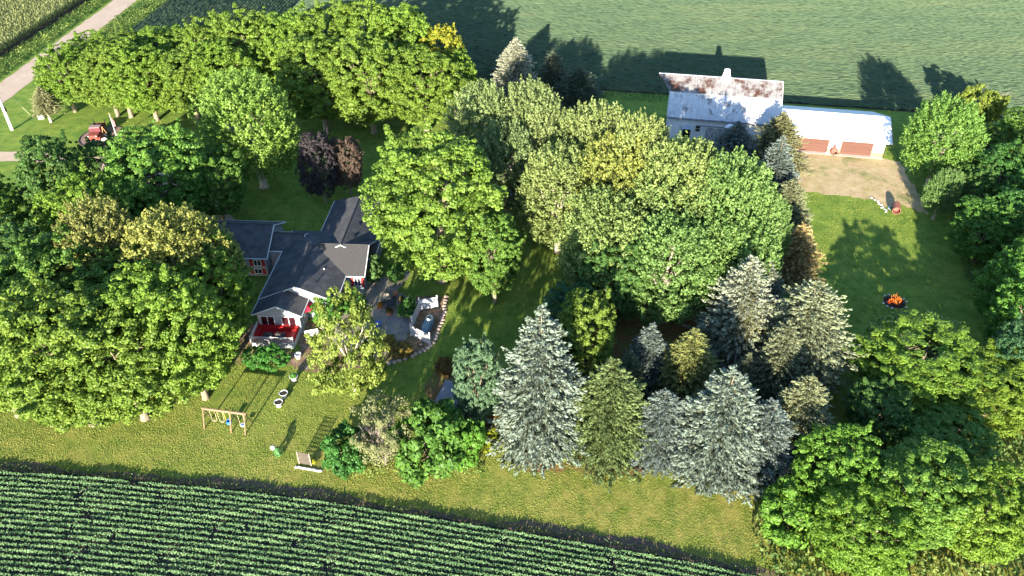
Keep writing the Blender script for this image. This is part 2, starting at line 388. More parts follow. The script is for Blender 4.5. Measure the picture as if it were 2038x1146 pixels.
# --- weeds: verges, field edge, thickets
M_WEED = leaf_mat('weed_leaf', (.045, .10, .022), (.19, .25, .055), .25, .6)
def weeds(name, label, polys, dens, hgt, size, mtl=M_WEED, seed=0, tone=(0, 1), lump=.5):
    r = np.random.default_rng(seed); C_ = []
    for poly in polys:
        P = np.array([[p.x, p.y] for p in poly]); lo, hi = P.min(0), P.max(0)
        n_ = int(np.prod(hi-lo)*dens); q = r.uniform(lo, hi, (n_, 2))
        ins = np.zeros(n_, bool); j = len(P)-1
        for i in range(len(P)):
            c = ((P[i, 1] > q[:, 1]) != (P[j, 1] > q[:, 1])) & (q[:, 0] < (P[j, 0]-P[i, 0])*(q[:, 1]-P[i, 1])/(P[j, 1]-P[i, 1]+1e-9)+P[i, 0]); ins ^= c; j = i
        C_.append(q[ins])
    q = np.concatenate(C_); k = len(q); x, y = q[:, 0], q[:, 1]
    w = (np.sin(x*1.1+y*.7)+np.sin(x*.5-y*1.3+1)+np.sin(x*2.3+y*2.1+2)+np.sin(x*3.1-y*2.7))/4
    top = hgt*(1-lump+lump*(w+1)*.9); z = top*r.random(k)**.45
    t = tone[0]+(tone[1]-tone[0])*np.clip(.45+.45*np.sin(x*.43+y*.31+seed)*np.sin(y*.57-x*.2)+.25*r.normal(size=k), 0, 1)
    n = np.stack([r.normal(0, .6, k), r.normal(-.2, .6, k), np.full(k, .8)], 1)
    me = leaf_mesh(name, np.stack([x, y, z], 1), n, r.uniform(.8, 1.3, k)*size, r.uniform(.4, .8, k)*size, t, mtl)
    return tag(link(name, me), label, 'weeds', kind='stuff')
def edge_pts(p, q, a, b): return [along(p, a), along(p, b), along(q, b), along(q, a)]
wl0, wl1 = ca+cdir*0-cn*.6, ra+perp*-.3
weeds('verge_weeds', 'rough weeds between corn and gravel road', [[ca-cdir*15-cn*.5, ca+cdir*62-cn*.5, along(rb, 25)-perp*1.0, along(ra, -15)-perp*1.0]], 16, .75, .34, seed=2)
weeds('ditch_weeds', 'rough weedy strip between gravel road and crop rows', [[along(rc, 26)+perp*.8, along(rd_, 14)+perp*.8, hc1+hd*14-hn*.8, hc0-hn*.8, G(200, 110), along(rc, 18)+perp*1.0]], 18, .7, .34, seed=3)
weeds('field_margin_weeds', 'dark ragged grass along the near field edge', [[Vector((x, edge_y(x)+.1, 0)) for x in xs]+[Vector((x, edge_y(x)+.75, 0)) for x in xs[::-1]]], 26, .28, .2, seed=4, tone=(0, .55))

# ------------------------------------------------------------------ trees
M_BARK = mat('bark', (.30, .25, .17), (.17, .14, .10), 4, .95, .06, 14, stretch=(1, 1, .25))
M_BARKL = mat('pale_bark', (.52, .46, .36), (.34, .29, .22), 4, .95, .05, 14, stretch=(1, 1, .25))
M_DEAD = mat('dead_wood', (.42, .36, .30), (.28, .23, .19), 4, .95)
M_WAL = leaf_mat('walnut_leaf', (.085, .150, .020), (.215, .320, .045), .30, .5)
M_POP = leaf_mat('silver_leaf', (.105, .155, .045), (.30, .355, .125), .28, .5)
M_SPR = leaf_mat('spruce_needle', (.070, .070, .042), (.25, .28, .22), .10, .7)

def trunk_mesh(name, H, r0, spread, nl, mtl, fork=.42, seed=0):
    r = random.Random(seed); b = MB()
    lean = Vector((r.uniform(-.25, .25), r.uniform(-.25, .25), 0))
    top = H*fork
    pts = [Vector((0, 0, -.1)), Vector((0, 0, .25)), Vector((0, 0, top*.5))+lean*.5, Vector((0, 0, top))+lean]
    b.tube(pts, [r0*1.5, r0*1.08, r0*.9, r0*.75], 8)
    for k in range(nl):
        a = 2*math.pi*(k+r.random()*.5)/nl; e = r.uniform(.55, 1.0)
        d = Vector((math.cos(a)*spread*e, math.sin(a)*spread*e, H*r.uniform(.28, .45)))
        s = pts[-1]-Vector((0, 0, r.uniform(.05, .35)*top*.3))
        mid = s+d*.45+Vector((0, 0, H*.05)); end = s+d
        b.tube([s, mid, end], [r0*.5, r0*.33, r0*.10], 6)
        for q in range(3):
            s2 = mid.lerp(end, r.uniform(.0, .6)); d2 = Vector((r.uniform(-1, 1), r.uniform(-1, 1), r.uniform(.1, 1))).normalized()*spread*.35
            b.tube([s2, s2+d2*.5+Vector((0, 0, .1)), s2+d2], [r0*.22, r0*.14, r0*.05], 5)
    me = b.mesh(name, True); me.materials.append(mtl); return me

def broad_crown(name, H, R, z0, nc, per, rcl, leaf, mtl, seed, droop=0.0, sparse=1.0):
    """boughs of leaves spread through an uneven crown"""
    global rng
    rng = np.random.default_rng(seed)
    lob = sph(9); lob[:, 2] = np.abs(lob[:, 2])*.8+rng.uniform(-.3, .2, 9); lob = norm(lob)
    la = rng.uniform(.12, .38, 9)
    d = sph(nc); d[:, 2] = np.where(d[:, 2] < -.88, -d[:, 2], d[:, 2]); d = norm(d)
    shape = .80+np.max(la[None]*np.exp(-((1-d@lob.T)/.16)), axis=1)
    hyp = np.hypot(d[:, 0], d[:, 1])+1e-6; full = hyp**(-.45)
    rad = rng.uniform(.35, 1, nc)**.40
    hz = (H-z0)/2; cz = z0+hz
    c = np.stack([d[:, 0]*full*R*shape*rad, d[:, 1]*full*R*shape*rad, cz+d[:, 2]*hz*np.minimum(1.12, shape+.02)*rad], 1)
    c[:, 2] = np.maximum(c[:, 2] - droop*(np.hypot(c[:, 0], c[:, 1])/R)**2*hz*.28, .05*H)
    rc_ = rng.uniform(.5, 1.55, nc)*rcl
    ns_ = max(8, nc//50); i_ = rng.choice(np.nonzero(d[:, 2] > .05)[0], ns_)
    sd_ = norm(d[i_]*np.array([.8, .8, .6])+np.array([0, 0, .55])); e_ = []; er = []; ed = []
    for q_ in range(5):
        e_.append(c[i_]+sd_*(.35+.33*q_*rng.uniform(.7, 1.3, (ns_, 1)))*H/14); er.append(rcl*(1.0-.15*q_)*np.ones(ns_)); ed.append(sd_)
    c = np.concatenate([c]+e_); rc_ = np.concatenate([rc_]+er); d = np.concatenate([d]+ed); nc = len(c)
    ct = rng.normal(.5, .16, nc)
    k = int(per*sparse)
    dd = sph(nc*k); up = np.repeat(d, k, 0)*.6; up[:, 2] += .55
    dd = norm(dd+up*.9)
    rr = rng.uniform(.55, 1.0, nc*k)[:, None]
    ll = np.repeat(rc_, k)[:, None]
    p = np.repeat(c, k, 0)+dd*rr*ll*np.array([1.1, 1.1, .75])
    n = dd+.55*rng.normal(size=dd.shape); n[:, 2] += .25; n[:, 1] -= .0
    t = np.repeat(ct, k)+rng.normal(0, .2, nc*k)
    return leaf_mesh(name, p, n, rng.uniform(.75, 1.3, nc*k)*leaf, rng.uniform(.5, .85, nc*k)*leaf, t, mtl)

def finger_crown(name, H, R, z0, nf, per, leaf, mtl, seed, upw=1.0):
    """upswept shoots, each a tapering plume of leaves"""
    global rng
    rng = np.random.default_rng(seed)
    d = sph(nf); d[:, 2] = np.where(d[:, 2] < -.85, -d[:, 2], d[:, 2]); d = norm(d)
    lob = norm(sph(8)+np.array([0, 0, .4])); la = rng.uniform(.1, .3, 8)
    shape = .84+np.max(la[None]*np.exp(-((1-d@lob.T)/.15)), axis=1)
    full = (np.hypot(d[:, 0], d[:, 1])+1e-6)**(-.4)
    rad = rng.uniform(.25, 1, nf)**.4; hz = (H-z0)/2; cz = z0+hz
    c = np.stack([d[:, 0]*full*R*shape*rad, d[:, 1]*full*R*shape*rad, cz+d[:, 2]*hz*np.minimum(shape, 1.05)*rad], 1)
    ax = norm(d*np.array([.75, .75, .4])+np.array([0, 0, upw])+.25*rng.normal(size=(nf, 3)))
    ln = rng.uniform(.75, 1.4, nf); ct = rng.normal(.5, .17, nf)
    s = rng.uniform(-.5, .5, nf*per); A = np.repeat(ax, per, 0); L_ = np.repeat(ln, per)
    q = rng.normal(size=A.shape); q = norm(q-A*np.sum(q*A, 1, keepdims=True))
    wr = .30*(1-.75*np.clip(s+.5, 0, 1)**2)
    p = np.repeat(c, per, 0)+A*(s*L_)[:, None]+q*(wr*rng.uniform(.5, 1, len(s)))[:, None]
    n = q+.35*A+.45*rng.normal(size=A.shape)
    t = np.repeat(ct, per)+rng.normal(0, .18, len(s))+.15*s
    return leaf_mesh(name, p, n, rng.uniform(.75, 1.25, len(s))*leaf, rng.uniform(.5, .8, len(s))*leaf, t, mtl, axis=A+.6*q)

def spruce_crown(name, H, R, z0, mtl, seed, dens=1.0, ragged=.2, cone=.80):
    global rng
    rng = np.random.default_rng(seed)
    P, D, S, T = [], [], [], []
    nl = int(46*dens)
    for k in range(nl):
        f = k/(nl-1); z = z0+(H-z0)*f**1.02; r0 = R*(1-f**1.85)**cone*min(1, .86+f*1.2)
        m_ = max(3, int(2*math.pi*max(r0, .12)/.70)); a = 2*math.pi*(np.arange(m_)+rng.random())/m_+rng.normal(0, .12, m_)
        r1 = np.maximum(.10, r0*(1+.16*np.sin(a*2+seed+k*.35)+.10*np.sin(a*5-k*.6)+ragged*rng.normal(size=m_)*.7))
        for fr in ((1.0, .66, .36) if r0 > 1.0 else (1.0, .5)):
            rr = r1*fr; zz = z-.20*rr+rng.normal(0, .10, m_)
            P.append(np.stack([np.cos(a)*rr, np.sin(a)*rr, zz], 1))
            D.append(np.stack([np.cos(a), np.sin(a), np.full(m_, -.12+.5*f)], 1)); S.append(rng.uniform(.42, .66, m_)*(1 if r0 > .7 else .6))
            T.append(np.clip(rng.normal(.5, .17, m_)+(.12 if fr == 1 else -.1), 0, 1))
            a = a+rng.normal(0, .12, m_)
    P.append(np.array([[0, 0, H-.25], [0, 0, H], [0, 0, H-.55]])); D.append(np.tile([0, 0, 1.], (3, 1))); S.append(np.array([.22, .2, .28])); T.append(np.full(3, .6))
    P = np.concatenate(P); D = norm(np.concatenate(D)); S = np.concatenate(S); T = np.concatenate(T); k = 20
    A = np.repeat(D, k, 0); s = rng.uniform(-1, 1, len(A)); q = rng.normal(size=A.shape); q = norm(q-A*np.sum(q*A, 1, keepdims=True))
    ss = np.repeat(S, k)
    p = np.repeat(P, k, 0)+A*(s*ss*.85)[:, None]+q*(ss*.42*(1-.5*np.clip(s, 0, 1))*rng.uniform(.5, 1, len(s)))[:, None]*np.array([1, 1, .8])
    p[:, 2] += .12*np.clip(s, 0, 1)*ss
    n = q+.35*rng.normal(size=q.shape); n[:, 2] += .35
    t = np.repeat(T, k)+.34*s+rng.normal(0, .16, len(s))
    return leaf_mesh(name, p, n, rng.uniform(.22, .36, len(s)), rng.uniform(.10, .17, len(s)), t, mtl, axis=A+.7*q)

def bare_mesh(name, H, R, seed, mtl, n0=9):
    r = random.Random(seed); b = MB()
    def grow(p, d, ln, rad, lev):
        e = p+d*ln; m_ = p+d*ln*.5+Vector((r.uniform(-1, 1), r.uniform(-1, 1), r.uniform(-.5, 1)))*ln*.08
        b.tube([p, m_, e], [rad, rad*.8, rad*.55], 5 if lev < 2 else 4, False)
        if lev < 3:
            for q in range(3 if lev else 4):
                d2 = (d+Vector((r.uniform(-1, 1), r.uniform(-1, 1), r.uniform(-.3, .9)))*.75).normalized()
                grow(p.lerp(e, r.uniform(.45, 1)), d2, ln*r.uniform(.5, .75), rad*.5, lev+1)
    for k in range(n0):
        a = 2*math.pi*k/n0+r.random(); d = Vector((math.cos(a)*R/H*1.0, math.sin(a)*R/H*1.0, 1)).normalized()
        grow(Vector((0, 0, 0)), d, H*.42, .05*H/4, 0)
    me = b.mesh(name); me.materials.append(mtl); return me

KIND = {}
def add_kind(key, crowns, trunks, Hu, Ru): KIND[key] = (crowns, trunks, Hu, Ru)
add_kind('walnut', [broad_crown('crown', 14, 4.9, 1.6, 820, 60, .43, .235, M_WAL, 20+i, .8) for i in range(3)], [trunk_mesh('trunk', 14, .34, 3.4, 6, M_BARK, .40, i) for i in range(2)], 14, 5.0)
add_kind('round', [broad_crown('crown', 12, 4.6, .4, 780, 58, .40, .235, M_WAL, 30+i) for i in range(2)], [trunk_mesh('trunk', 12, .32, 3.2, 6, M_BARK, .30, 5)], 12, 4.7)
add_kind('plume', [finger_crown('crown', 14, 4.6, .5, 1500, 26, .225, M_POP, 40+i) for i in range(3)], [trunk_mesh('trunk', 14, .36, 3.0, 7, M_BARKL, .32, 7)], 14, 4.7)
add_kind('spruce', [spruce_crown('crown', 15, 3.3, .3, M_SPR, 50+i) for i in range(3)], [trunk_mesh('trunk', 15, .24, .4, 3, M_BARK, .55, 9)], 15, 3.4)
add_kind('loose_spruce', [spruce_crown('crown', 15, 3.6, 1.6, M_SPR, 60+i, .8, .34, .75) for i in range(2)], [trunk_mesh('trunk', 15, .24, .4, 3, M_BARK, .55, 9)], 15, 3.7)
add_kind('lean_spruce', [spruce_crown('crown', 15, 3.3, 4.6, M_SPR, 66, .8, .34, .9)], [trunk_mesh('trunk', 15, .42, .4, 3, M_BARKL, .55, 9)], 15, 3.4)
add_kind('sparse', [broad_crown('crown', 9, 4.6, .8, 270, 46, .50, .26, M_WAL, 70, 2.2)], [trunk_mesh('trunk', 9, .20, 3.6, 9, M_BARKL, .35, 11)], 9, 4.8)
add_kind('bush', [broad_crown('crown', 3, 1.9, .15, 110, 70, .36, .22, M_WAL, 80+i) for i in range(2)], [trunk_mesh('trunk', 3, .07, 1.2, 7, M_BARK, .2, 12)], 3, 1.9)
add_kind('thin_bush', [broad_crown('crown', 5, 2.6, .6, 120, 60, .42, .17, M_POP, 84)], [bare_mesh('trunk', 5, 2.4, 3, M_DEAD, 8)], 5, 2.6)
add_kind('bare', [None], [bare_mesh('trunk', 5, 2.2, 4, M_DEAD, 7)], 5, 2.2)
NT = {}
WIDE = {'walnut': 1.16, 'round': 1.12, 'plume': 1.1, 'spruce': 1.16, 'loose_spruce': 1.12, 'bush': 1.05}
def tree(kind, bx, by, topy, wpx, tint, label, cat='tree', group=None, name=None, H=None):
    cr, tr, Hu, Ru = KIND[kind]; i = NT.get(kind, 0); NT[kind] = i+1
    p = G(bx, by); h = H or height_of(p, topy)
    c = p+Vector((0, 0, h*.6)); s = WIDE.get(kind, 1)*wpx*mpp(c)/2/Ru
    nm = name or {'spruce': 'spruce_tree', 'loose_spruce': 'spruce_tree', 'lean_spruce': 'spruce_tree', 'bush': 'bush', 'thin_bush': 'bush', 'bare': 'dead_tree'}.get(kind, 'leafy_tree')
    t = thing(nm, p, rnd.uniform(0, 6.28), label, cat, group); t.scale = (s, s, h/Hu)
    link('trunk', tr[i % len(tr)], t)
    me = cr[i % len(cr)]
    if me:
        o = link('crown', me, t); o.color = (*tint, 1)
    return t
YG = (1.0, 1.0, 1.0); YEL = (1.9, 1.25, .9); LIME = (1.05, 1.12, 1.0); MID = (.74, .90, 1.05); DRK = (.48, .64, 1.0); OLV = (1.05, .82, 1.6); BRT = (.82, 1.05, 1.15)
GRV = 'trees of the grove beside the gravel road'
for a in [
 ('walnut', 150, 222, 96, 95, LIME, 'leafy tree at the road end of the grove, behind small pale spruce'),
 ('walnut', 235, 231, 88, 110, YG, 'grove tree with thin trunk just above the flagpole'),
 ('walnut', 262, 233, 80, 110, YG, 'grove tree with thick trunk right of the flagpole top'),
 ('walnut', 313, 239, 90, 120, LIME, 'front grove tree with leaning trunk, next right after thick trunk'),
 ('walnut', 396, 242, 88, 130, YG, 'front grove tree left of the bright cone shaped tree'),
 ('walnut', 470, 247, 82, 120, LIME, 'front grove tree partly hidden behind the bright cone shaped tree'),
 ('walnut', 650, 258, 70, 155, YG, 'front grove tree just right of the bright cone shaped tree'),
 ('walnut', 745, 264, 62, 160, YG, 'tall front grove tree above the two purple trees'),
 ('walnut', 850, 264, 95, 140, YG, 'grove tree with bare trunk at its open right end'),
 ('walnut', 200, 182, 72, 110, LIME, 'back grove tree nearest the gravel road'),
 ('walnut', 280, 186, 60, 115, YG, 'back grove tree second from the gravel road'),
 ('walnut', 362, 187, 50, 120, LIME, 'back grove tree by lower end of diagonal crop rows'),
 ('walnut', 440, 192, 34, 125, YG, 'back grove tree in front of the diagonal crop rows'),
 ('walnut', 520, 202, 12, 135, YG, 'tall back grove tree at right end of diagonal crop rows'),
 ('walnut', 592, 202, 22, 130, LIME, 'back grove tree left of the field shadow gap'),
 ('walnut', 665, 206, 14, 135, YG, 'tall back grove tree under the shaded field notch'),
 ('walnut', 742, 208, -8, 150, YG, 'tallest grove tree reaching the top of the photo'),
 ('walnut', 808, 208, 8, 140, LIME, 'tall grove tree just left of the yellow tree'),
 ('walnut', 884, 214, 50, 92, YEL, 'bright yellow turning tree at right end of the grove'),
 ('walnut', 908, 232, 92, 80, LIME, 'low leafy tree beneath the yellow tree, rightmost of the grove')]:
    tree(*a, group=GRV)
HSE = 'shade trees around the house'
for a in [
 ('plume', 526, 372, 150, 190, (.80, 1.05, .55), 'bright green cone shaped tree standing before the grove'),
 ('round', 648, 402, 268, 76, (.36, .19, 1.5), 'wide purple leaved tree with shade in its tint, behind the house'),  # tint darkened: this tree's shade is put into its leaf colour
 ('round', 699, 388, 274, 62, (.80, .36, 1.9), 'narrow purple tree beside centre walnut'),
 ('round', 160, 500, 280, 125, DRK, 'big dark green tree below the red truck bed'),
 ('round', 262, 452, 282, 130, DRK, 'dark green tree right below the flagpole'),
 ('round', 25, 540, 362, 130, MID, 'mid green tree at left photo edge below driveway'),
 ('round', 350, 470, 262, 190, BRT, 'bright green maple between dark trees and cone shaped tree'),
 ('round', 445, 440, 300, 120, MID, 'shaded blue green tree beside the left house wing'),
 ('round', 215, 560, 360, 150, LIME, 'lime green tree sunk between dark tree and olive tree'),
 ('round', 310, 545, 362, 110, BRT, 'small bright tree just above the olive seed laden tree'),
 ('plume', 255, 640, 412, 190, (1.05, .88, .70), 'dull olive tree, left one of the olive pair'),
 ('plume', 402, 660, 415, 228, (1.15, .98, .68), 'olive tree heavy with pale seeds beside house'),
 ('round', 60, 640, 455, 180, DRK, 'dark green tree at left edge, middle of the photo'),
 ('round', 165, 690, 485, 200, MID, 'mid green tree in the left thicket below the lime tree'),
 ('round', 290, 705, 520, 170, MID, 'mid green tree tucked below the olive pair'),
 ('round', 466, 650, 455, 98, MID, 'mid green tree against left house wall, under olive trees'),
 ('walnut', 458, 692, 500, 130, LIME, 'walnut with trunk beside the mulch path left of deck'),
 ('walnut', 5, 735, 545, 170, LIME, 'walnut at left edge above the leaning trunk'),
 ('walnut', 110, 770, 565, 190, LIME, 'walnut behind the leaning trunk, left lawn'),
 ('walnut', 39, 826, 605, 185, YG, 'walnut with leaning trunk at far left of lawn'),
 ('walnut', 189, 842, 590, 245, YG, 'walnut with drooping yellow tips nearest the crop rows'),
 ('walnut', 290, 832, 600, 225, YG, 'walnut left of the swing set with long trunk shadow'),
 ('walnut', 340, 770, 535, 190, LIME, 'walnut between olive tree and swing set'),
 ('walnut', 410, 792, 560, 170, LIME, 'walnut whose trunk stands just above the swing set'),
 ('walnut', 882, 560, 262, 244, (1.0, 1.05, 1.1), 'large round walnut with yellow lichened trunk, centre of yard'),
 ('walnut', 985, 600, 425, 105, MID, 'small drooping tree right of the yellow trunk'),
 ('sparse', 708, 785, 588, 172, (1.2, 1.02, 1.3), 'thin crowned tree with bare branches over the patio')]:
    tree(*a, group=HSE)
PLM = 'silver green trees between the house and the barn'
for a in [
 ('plume', 962, 400, 174, 145, (.95, 1.0, 1.05), 'silver green tree behind centre walnut, left one'),
 ('plume', 1060, 395, 166, 150, (.98, 1.0, 1.05), 'tall silver green tree below the dark field conifers'),
 ('plume', 1010, 440, 240, 140, (.75, .85, .95), 'dark silver green tree right behind centre walnut'),
 ('plume', 1165, 440, 206, 155, (1.0, 1.0, .95), 'silver green tree left of barn, shoots upright'),
 ('plume', 1254, 500, 214, 135, (1.0, 1.0, .9), 'silver green tree touching left corner of barn'),
 ('plume', 1110, 500, 285, 170, (1.0, 1.03, .95), 'silver green tree with pale bare limbs showing'),
 ('plume', 1215, 520, 275, 190, (1.12, 1.02, .68), 'yellowest silver green tree in middle of mass'),
 ('plume', 1330, 545, 266, 190, (.95, 1.0, .85), 'green tree directly in front of barn doors'),
 ('plume', 1432, 585, 312, 185, (.72, .95, .75), 'deep green tree in front of barn spruces'),
 ('plume', 1320, 570, 350, 210, (.88, 1.0, .85), 'broad green tree at heart of the central mass'),
 ('plume', 1200, 610, 390, 190, (.90, 1.0, .85), 'green tree at lower left of the central mass'),
 ('plume', 1310, 640, 430, 200, (.70, .95, .75), 'green tree at lower tip of central mass'),
 ('plume', 1430, 620, 420, 190, (.68, .92, .70), 'green tree at lower right of the central mass'),
 ('plume', 1505, 560, 400, 90, (.70, .92, .75), 'narrow green tree against leaning barn side spruces'),
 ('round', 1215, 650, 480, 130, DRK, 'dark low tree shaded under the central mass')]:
    tree(*a, group=PLM)
SPC = 'spruces of the windbreak'
BLU = (.86, .98, .98); BLD = (.68, .79, .88); OLS = (.95, .95, .62); GRN = (.60, .75, .32); YLS = (.95, .95, .38); TAN = (1.9, 1.35, .72)
for a in [
 ('spruce', 1072, 886, 612, 150, BLU, 'tallest pale blue spruce at left end of windbreak'),
 ('spruce', 1205, 893, 718, 140, GRN, 'dark green spruce next right of tallest pale spruce'),
 ('spruce', 1282, 770, 645, 78, BLD, 'small slim blue spruce standing behind the row'),
 ('spruce', 1360, 800, 656, 105, YLS, 'yellowish green spruce in the middle of the windbreak'),
 ('spruce', 1305, 905, 778, 104, BLD, 'grey blue spruce left of the largest front spruce'),
 ('spruce', 1415, 932, 733, 150, BLU, 'broad pale blue spruce at lowest point of windbreak'),
 ('spruce', 1502, 932, 798, 112, BLD, 'blue grey spruce at lower right corner of windbreak'),
 ('spruce', 1572, 895, 750, 112, OLS, 'olive spruce at right end beside shaded lawn'),
 ('loose_spruce', 1455, 715, 513, 125, (1.25, 1.25, 1.15), 'tall ragged grey spruce below the central tree mass'),
 ('loose_spruce', 1466, 728, 590, 75, (1.2, 1.1, .62), 'small olive spruce in front of the ragged grey spruce'),
 ('loose_spruce', 1574, 755, 562, 162, (1.05, 1.08, .80), 'broad ragged olive grey spruce beside the bonfire lawn'),
 ('spruce', 1472, 790, 704, 58, (.85, .9, .62), 'tiny spruce squeezed behind the broad pale spruce'),
 ('spruce', 1245, 800, 700, 60, (.62, .74, .5), 'dark slim spruce in the gap behind the green spruce'),
 ('spruce', 1362, 880, 790, 66, OLS, 'low olive spruce filling gap between grey blue and broad spruce'),
 ('loose_spruce', 1530, 800, 640, 90, (.85, .86, .62), 'ragged spruce in the shade behind the broad ragged one'),
 ('loose_spruce', 1500, 660, 520, 80, (.9, .95, .85), 'grey spruce at right foot of the central mass'),
 ('round', 1160, 770, 594, 118, (.95, .92, .95), 'round oak like tree with golden top behind tallest spruce'),
 ('round', 1135, 690, 572, 100, (.36, .58, 1.8), 'dark blue green tree behind golden topped oak'),
 ('spruce', 1452, 345, 243, 84, BLD, 'blue spruce in front of the barn wall'),
 ('loose_spruce', 1535, 345, 225, 92, (.95, .88, .5), 'ragged olive spruce at the barn and garage corner'),
 ('spruce', 1524, 425, 272, 84, BLD, 'slim blue spruce between barn and central mass'),
 ('spruce', 1552, 468, 358, 84, OLS, 'slim olive spruce at edge of gravel yard'),
 ('loose_spruce', 1570, 560, 446, 84, TAN, 'dying tan needled spruce at left of the mown lawn'),
 ('spruce', 1026, 180, 76, 66, (1.75, 1.62, 1.5), 'pale spruce standing alone at the field edge'),
 ('loose_spruce', 1098, 182, 103, 56, (.55, .62, .5), 'dark spruce right of the pale field edge spruce'),
 ('loose_spruce', 1148, 206, 134, 74, (.45, .55, .42), 'dark bushy conifer nearest barn by the field edge'),
 ('lean_spruce', 102, 243, 172, 42, (1.3, 1.2, .75), 'small lean spruce with bare trunk by the gravel road')]:
    tree(*a, group=SPC)
RGT = 'trees along the right side'
for a in [
 ('round', 1860, 930, 850, 170, MID, 'shaded green thicket between the lime walnut and pale thicket'),
 ('plume', 1846, 372, 194, 148, (.66, .98, .55), 'bright green upright tree right of the garage'),
 ('plume', 1856, 436, 338, 66, (.66, .90, .75), 'small pale tree below bright tree right of garage'),
 ('bush', 1930, 262, 185, 76, (1.0, .85, .9), 'yellow green bush under the bare treetop by the field'),
 ('round', 1948, 330, 256, 84, (.90, .92, 1.0), 'olive topped small tree below the yellow bush'),
 ('round', 2012, 330, 225, 100, MID, 'tree at right edge below the field'),
 ('round', 1975, 415, 300, 130, (.46, .74, 1.1), 'dark green tree below the olive topped tree'),
 ('round', 2040, 420, 290, 120, MID, 'green tree at right edge level with garage doors'),
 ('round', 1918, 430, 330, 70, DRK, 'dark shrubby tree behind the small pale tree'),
 ('round', 1935, 520, 405, 115, (.62, .88, 1.0), 'green tree right of the mown lawn corner'),
 ('round', 2010, 520, 385, 140, (.50, .78, 1.1), 'dark green tree at right edge above bare branches'),
 ('round', 1990, 660, 500, 140, (.62, .92, .9), 'green tree right of the bonfire, lower half dark'),
 ('round', 2040, 600, 450, 120, LIME, 'lime green tree at right edge beside bare branches'),
 ('round', 2010, 730, 560, 150, (.60, .90, .9), 'big green tree at right edge level with bonfire'),
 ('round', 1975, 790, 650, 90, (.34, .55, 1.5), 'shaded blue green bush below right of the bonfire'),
 ('walnut', 1805, 792, 672, 235, (1.0, 1.08, 1.0), 'large lime walnut below the bonfire lawn'),
 ('walnut', 1950, 832, 722, 200, (1.08, 1.05, .9), 'yellow tinged walnut right of the large lime walnut'),
 ('walnut', 2050, 850, 752, 120, BRT, 'green tree cut by right edge beside the walnuts'),
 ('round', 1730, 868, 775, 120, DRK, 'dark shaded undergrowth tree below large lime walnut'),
 ('round', 1640, 1010, 872, 150, (.78, 1.02, .9), 'green thicket tree right of the lowest spruces'),
 ('round', 1790, 1060, 925, 200, (.85, 1.02, 1.1), 'broad pale thicket tree at lower right'),
 ('round', 1920, 1090, 955, 180, (.95, 1.02, .8), 'yellow green thicket tree, lower right corner'),
 ('bush', 1565, 1060, 990, 120, (.75, 1.0, .9), 'bush at lawn corner beside the lower right thicket'),
 ('round', 1690, 1120, 1000, 190, (.85, 1.0, .8), 'low thicket tree at bottom edge, lower right')]:
    tree(*a, group=RGT)
tree('bare', 1955, 250, 165, 80, YG, 'leafless treetop against the field, right of the garage', 'dead tree')
tree('bare', 2005, 560, 480, 80, YG, 'leafless grey branches among the right edge trees', 'dead tree')
tree('bare', 975, 800, 690, 90, YG, 'white leafless branches left of tallest pale spruce', 'dead tree')
BSH = 'bushes of the yard'
for a in [
 ('bush', 690, 940, 872, 82, (.34, .66, .9), 'dense dark green bush at the lawn edge'),
 ('thin_bush', 768, 925, 806, 118, (.90, .78, 1.0), 'grey half bare shrub above the lawn edge'),
 ('bush', 862, 935, 832, 140, (.56, .78, .9), 'broad green shrub right of the grey shrub'),
 ('bush', 925, 930, 850, 72, (.68, 1.0, .9), 'bright green shrub at right end of shrub group'),
 ('bush', 655, 640, 598, 60, (.55, .95, .9), 'green shrub by the red umbrella, under thin tree'),
 ('bush', 705, 622, 588, 50, (.48, .88, .9), 'round green shrub before the house corner'),
 ('bush', 740, 560, 515, 44, (.60, .75, 1.5), 'flowering shrub at the shaded side wall'),
 ('bush', 790, 560, 530, 36, (.45, .70, .9), 'dark shrub at the left foot of centre walnut'),
 ('bush', 812, 630, 600, 34, (.42, .75, .9), 'green shrub left of the white fence panels'),
 ('bush', 800, 704, 690, 42, (1.7, .80, 1.3), 'orange leaved shrub below the white fence panels'),
 ('bush', 768, 690, 674, 38, (1.9, .95, 1.2), 'orange tinged shrub on the mulch beside patio'),
 ('bush', 512, 727, 698, 46, (.40, .80, .9), 'left clump of the leafy hedge before the deck'),
 ('bush', 548, 729, 698, 54, (.40, .82, .9), 'right clump of the leafy hedge before the deck'),
 ('bush', 888, 738, 724, 42, (1.1, .42, .7), 'rusty red bush beside the low shed'),
 ('bush', 905, 866, 842, 44, (1.1, .48, 1.0), 'reddish stalks in front of the low shed'),
 ('bush', 980, 860, 810, 40, (1.2, .55, .8), 'brown bush below the white leafless branches'),
 ('bush', 975, 890, 865, 50, (1.5, 1.15, .5), 'yellow weeds right of the shrub group'),
 ('bush', 290, 290, 268, 55, DRK, 'low dark bush at right end of flagpole bed')]:
    tree(*a, cat='bush', group=BSH)
tree('walnut', 950, 858, 678, 90, (.72, .80, 3.0), 'grey green willow like tree with white trunk by shed', 'tree', name='leafy_tree')
weeds('thicket_growth', 'tangled undergrowth filling the lower right corner', [[G(1505, 990), G(1600, 960), G(1760, 960), G(1900, 900), G(2038, 880), G(2200, 880), G(2200, 1200), G(1560, 1180), G(1500, 1100)]], 15, 1.1, .38, seed=6, tone=(.1, .95), lump=.7)
weeds('side_growth', 'dark undergrowth beneath the right edge trees', [[G(1880, 300), G(2080, 260), G(2250, 280), G(2250, 860), G(2000, 860), G(1965, 760), G(1950, 640), G(1890, 470)]], 7, 1.0, .45, seed=7, tone=(0, .5), lump=.7)
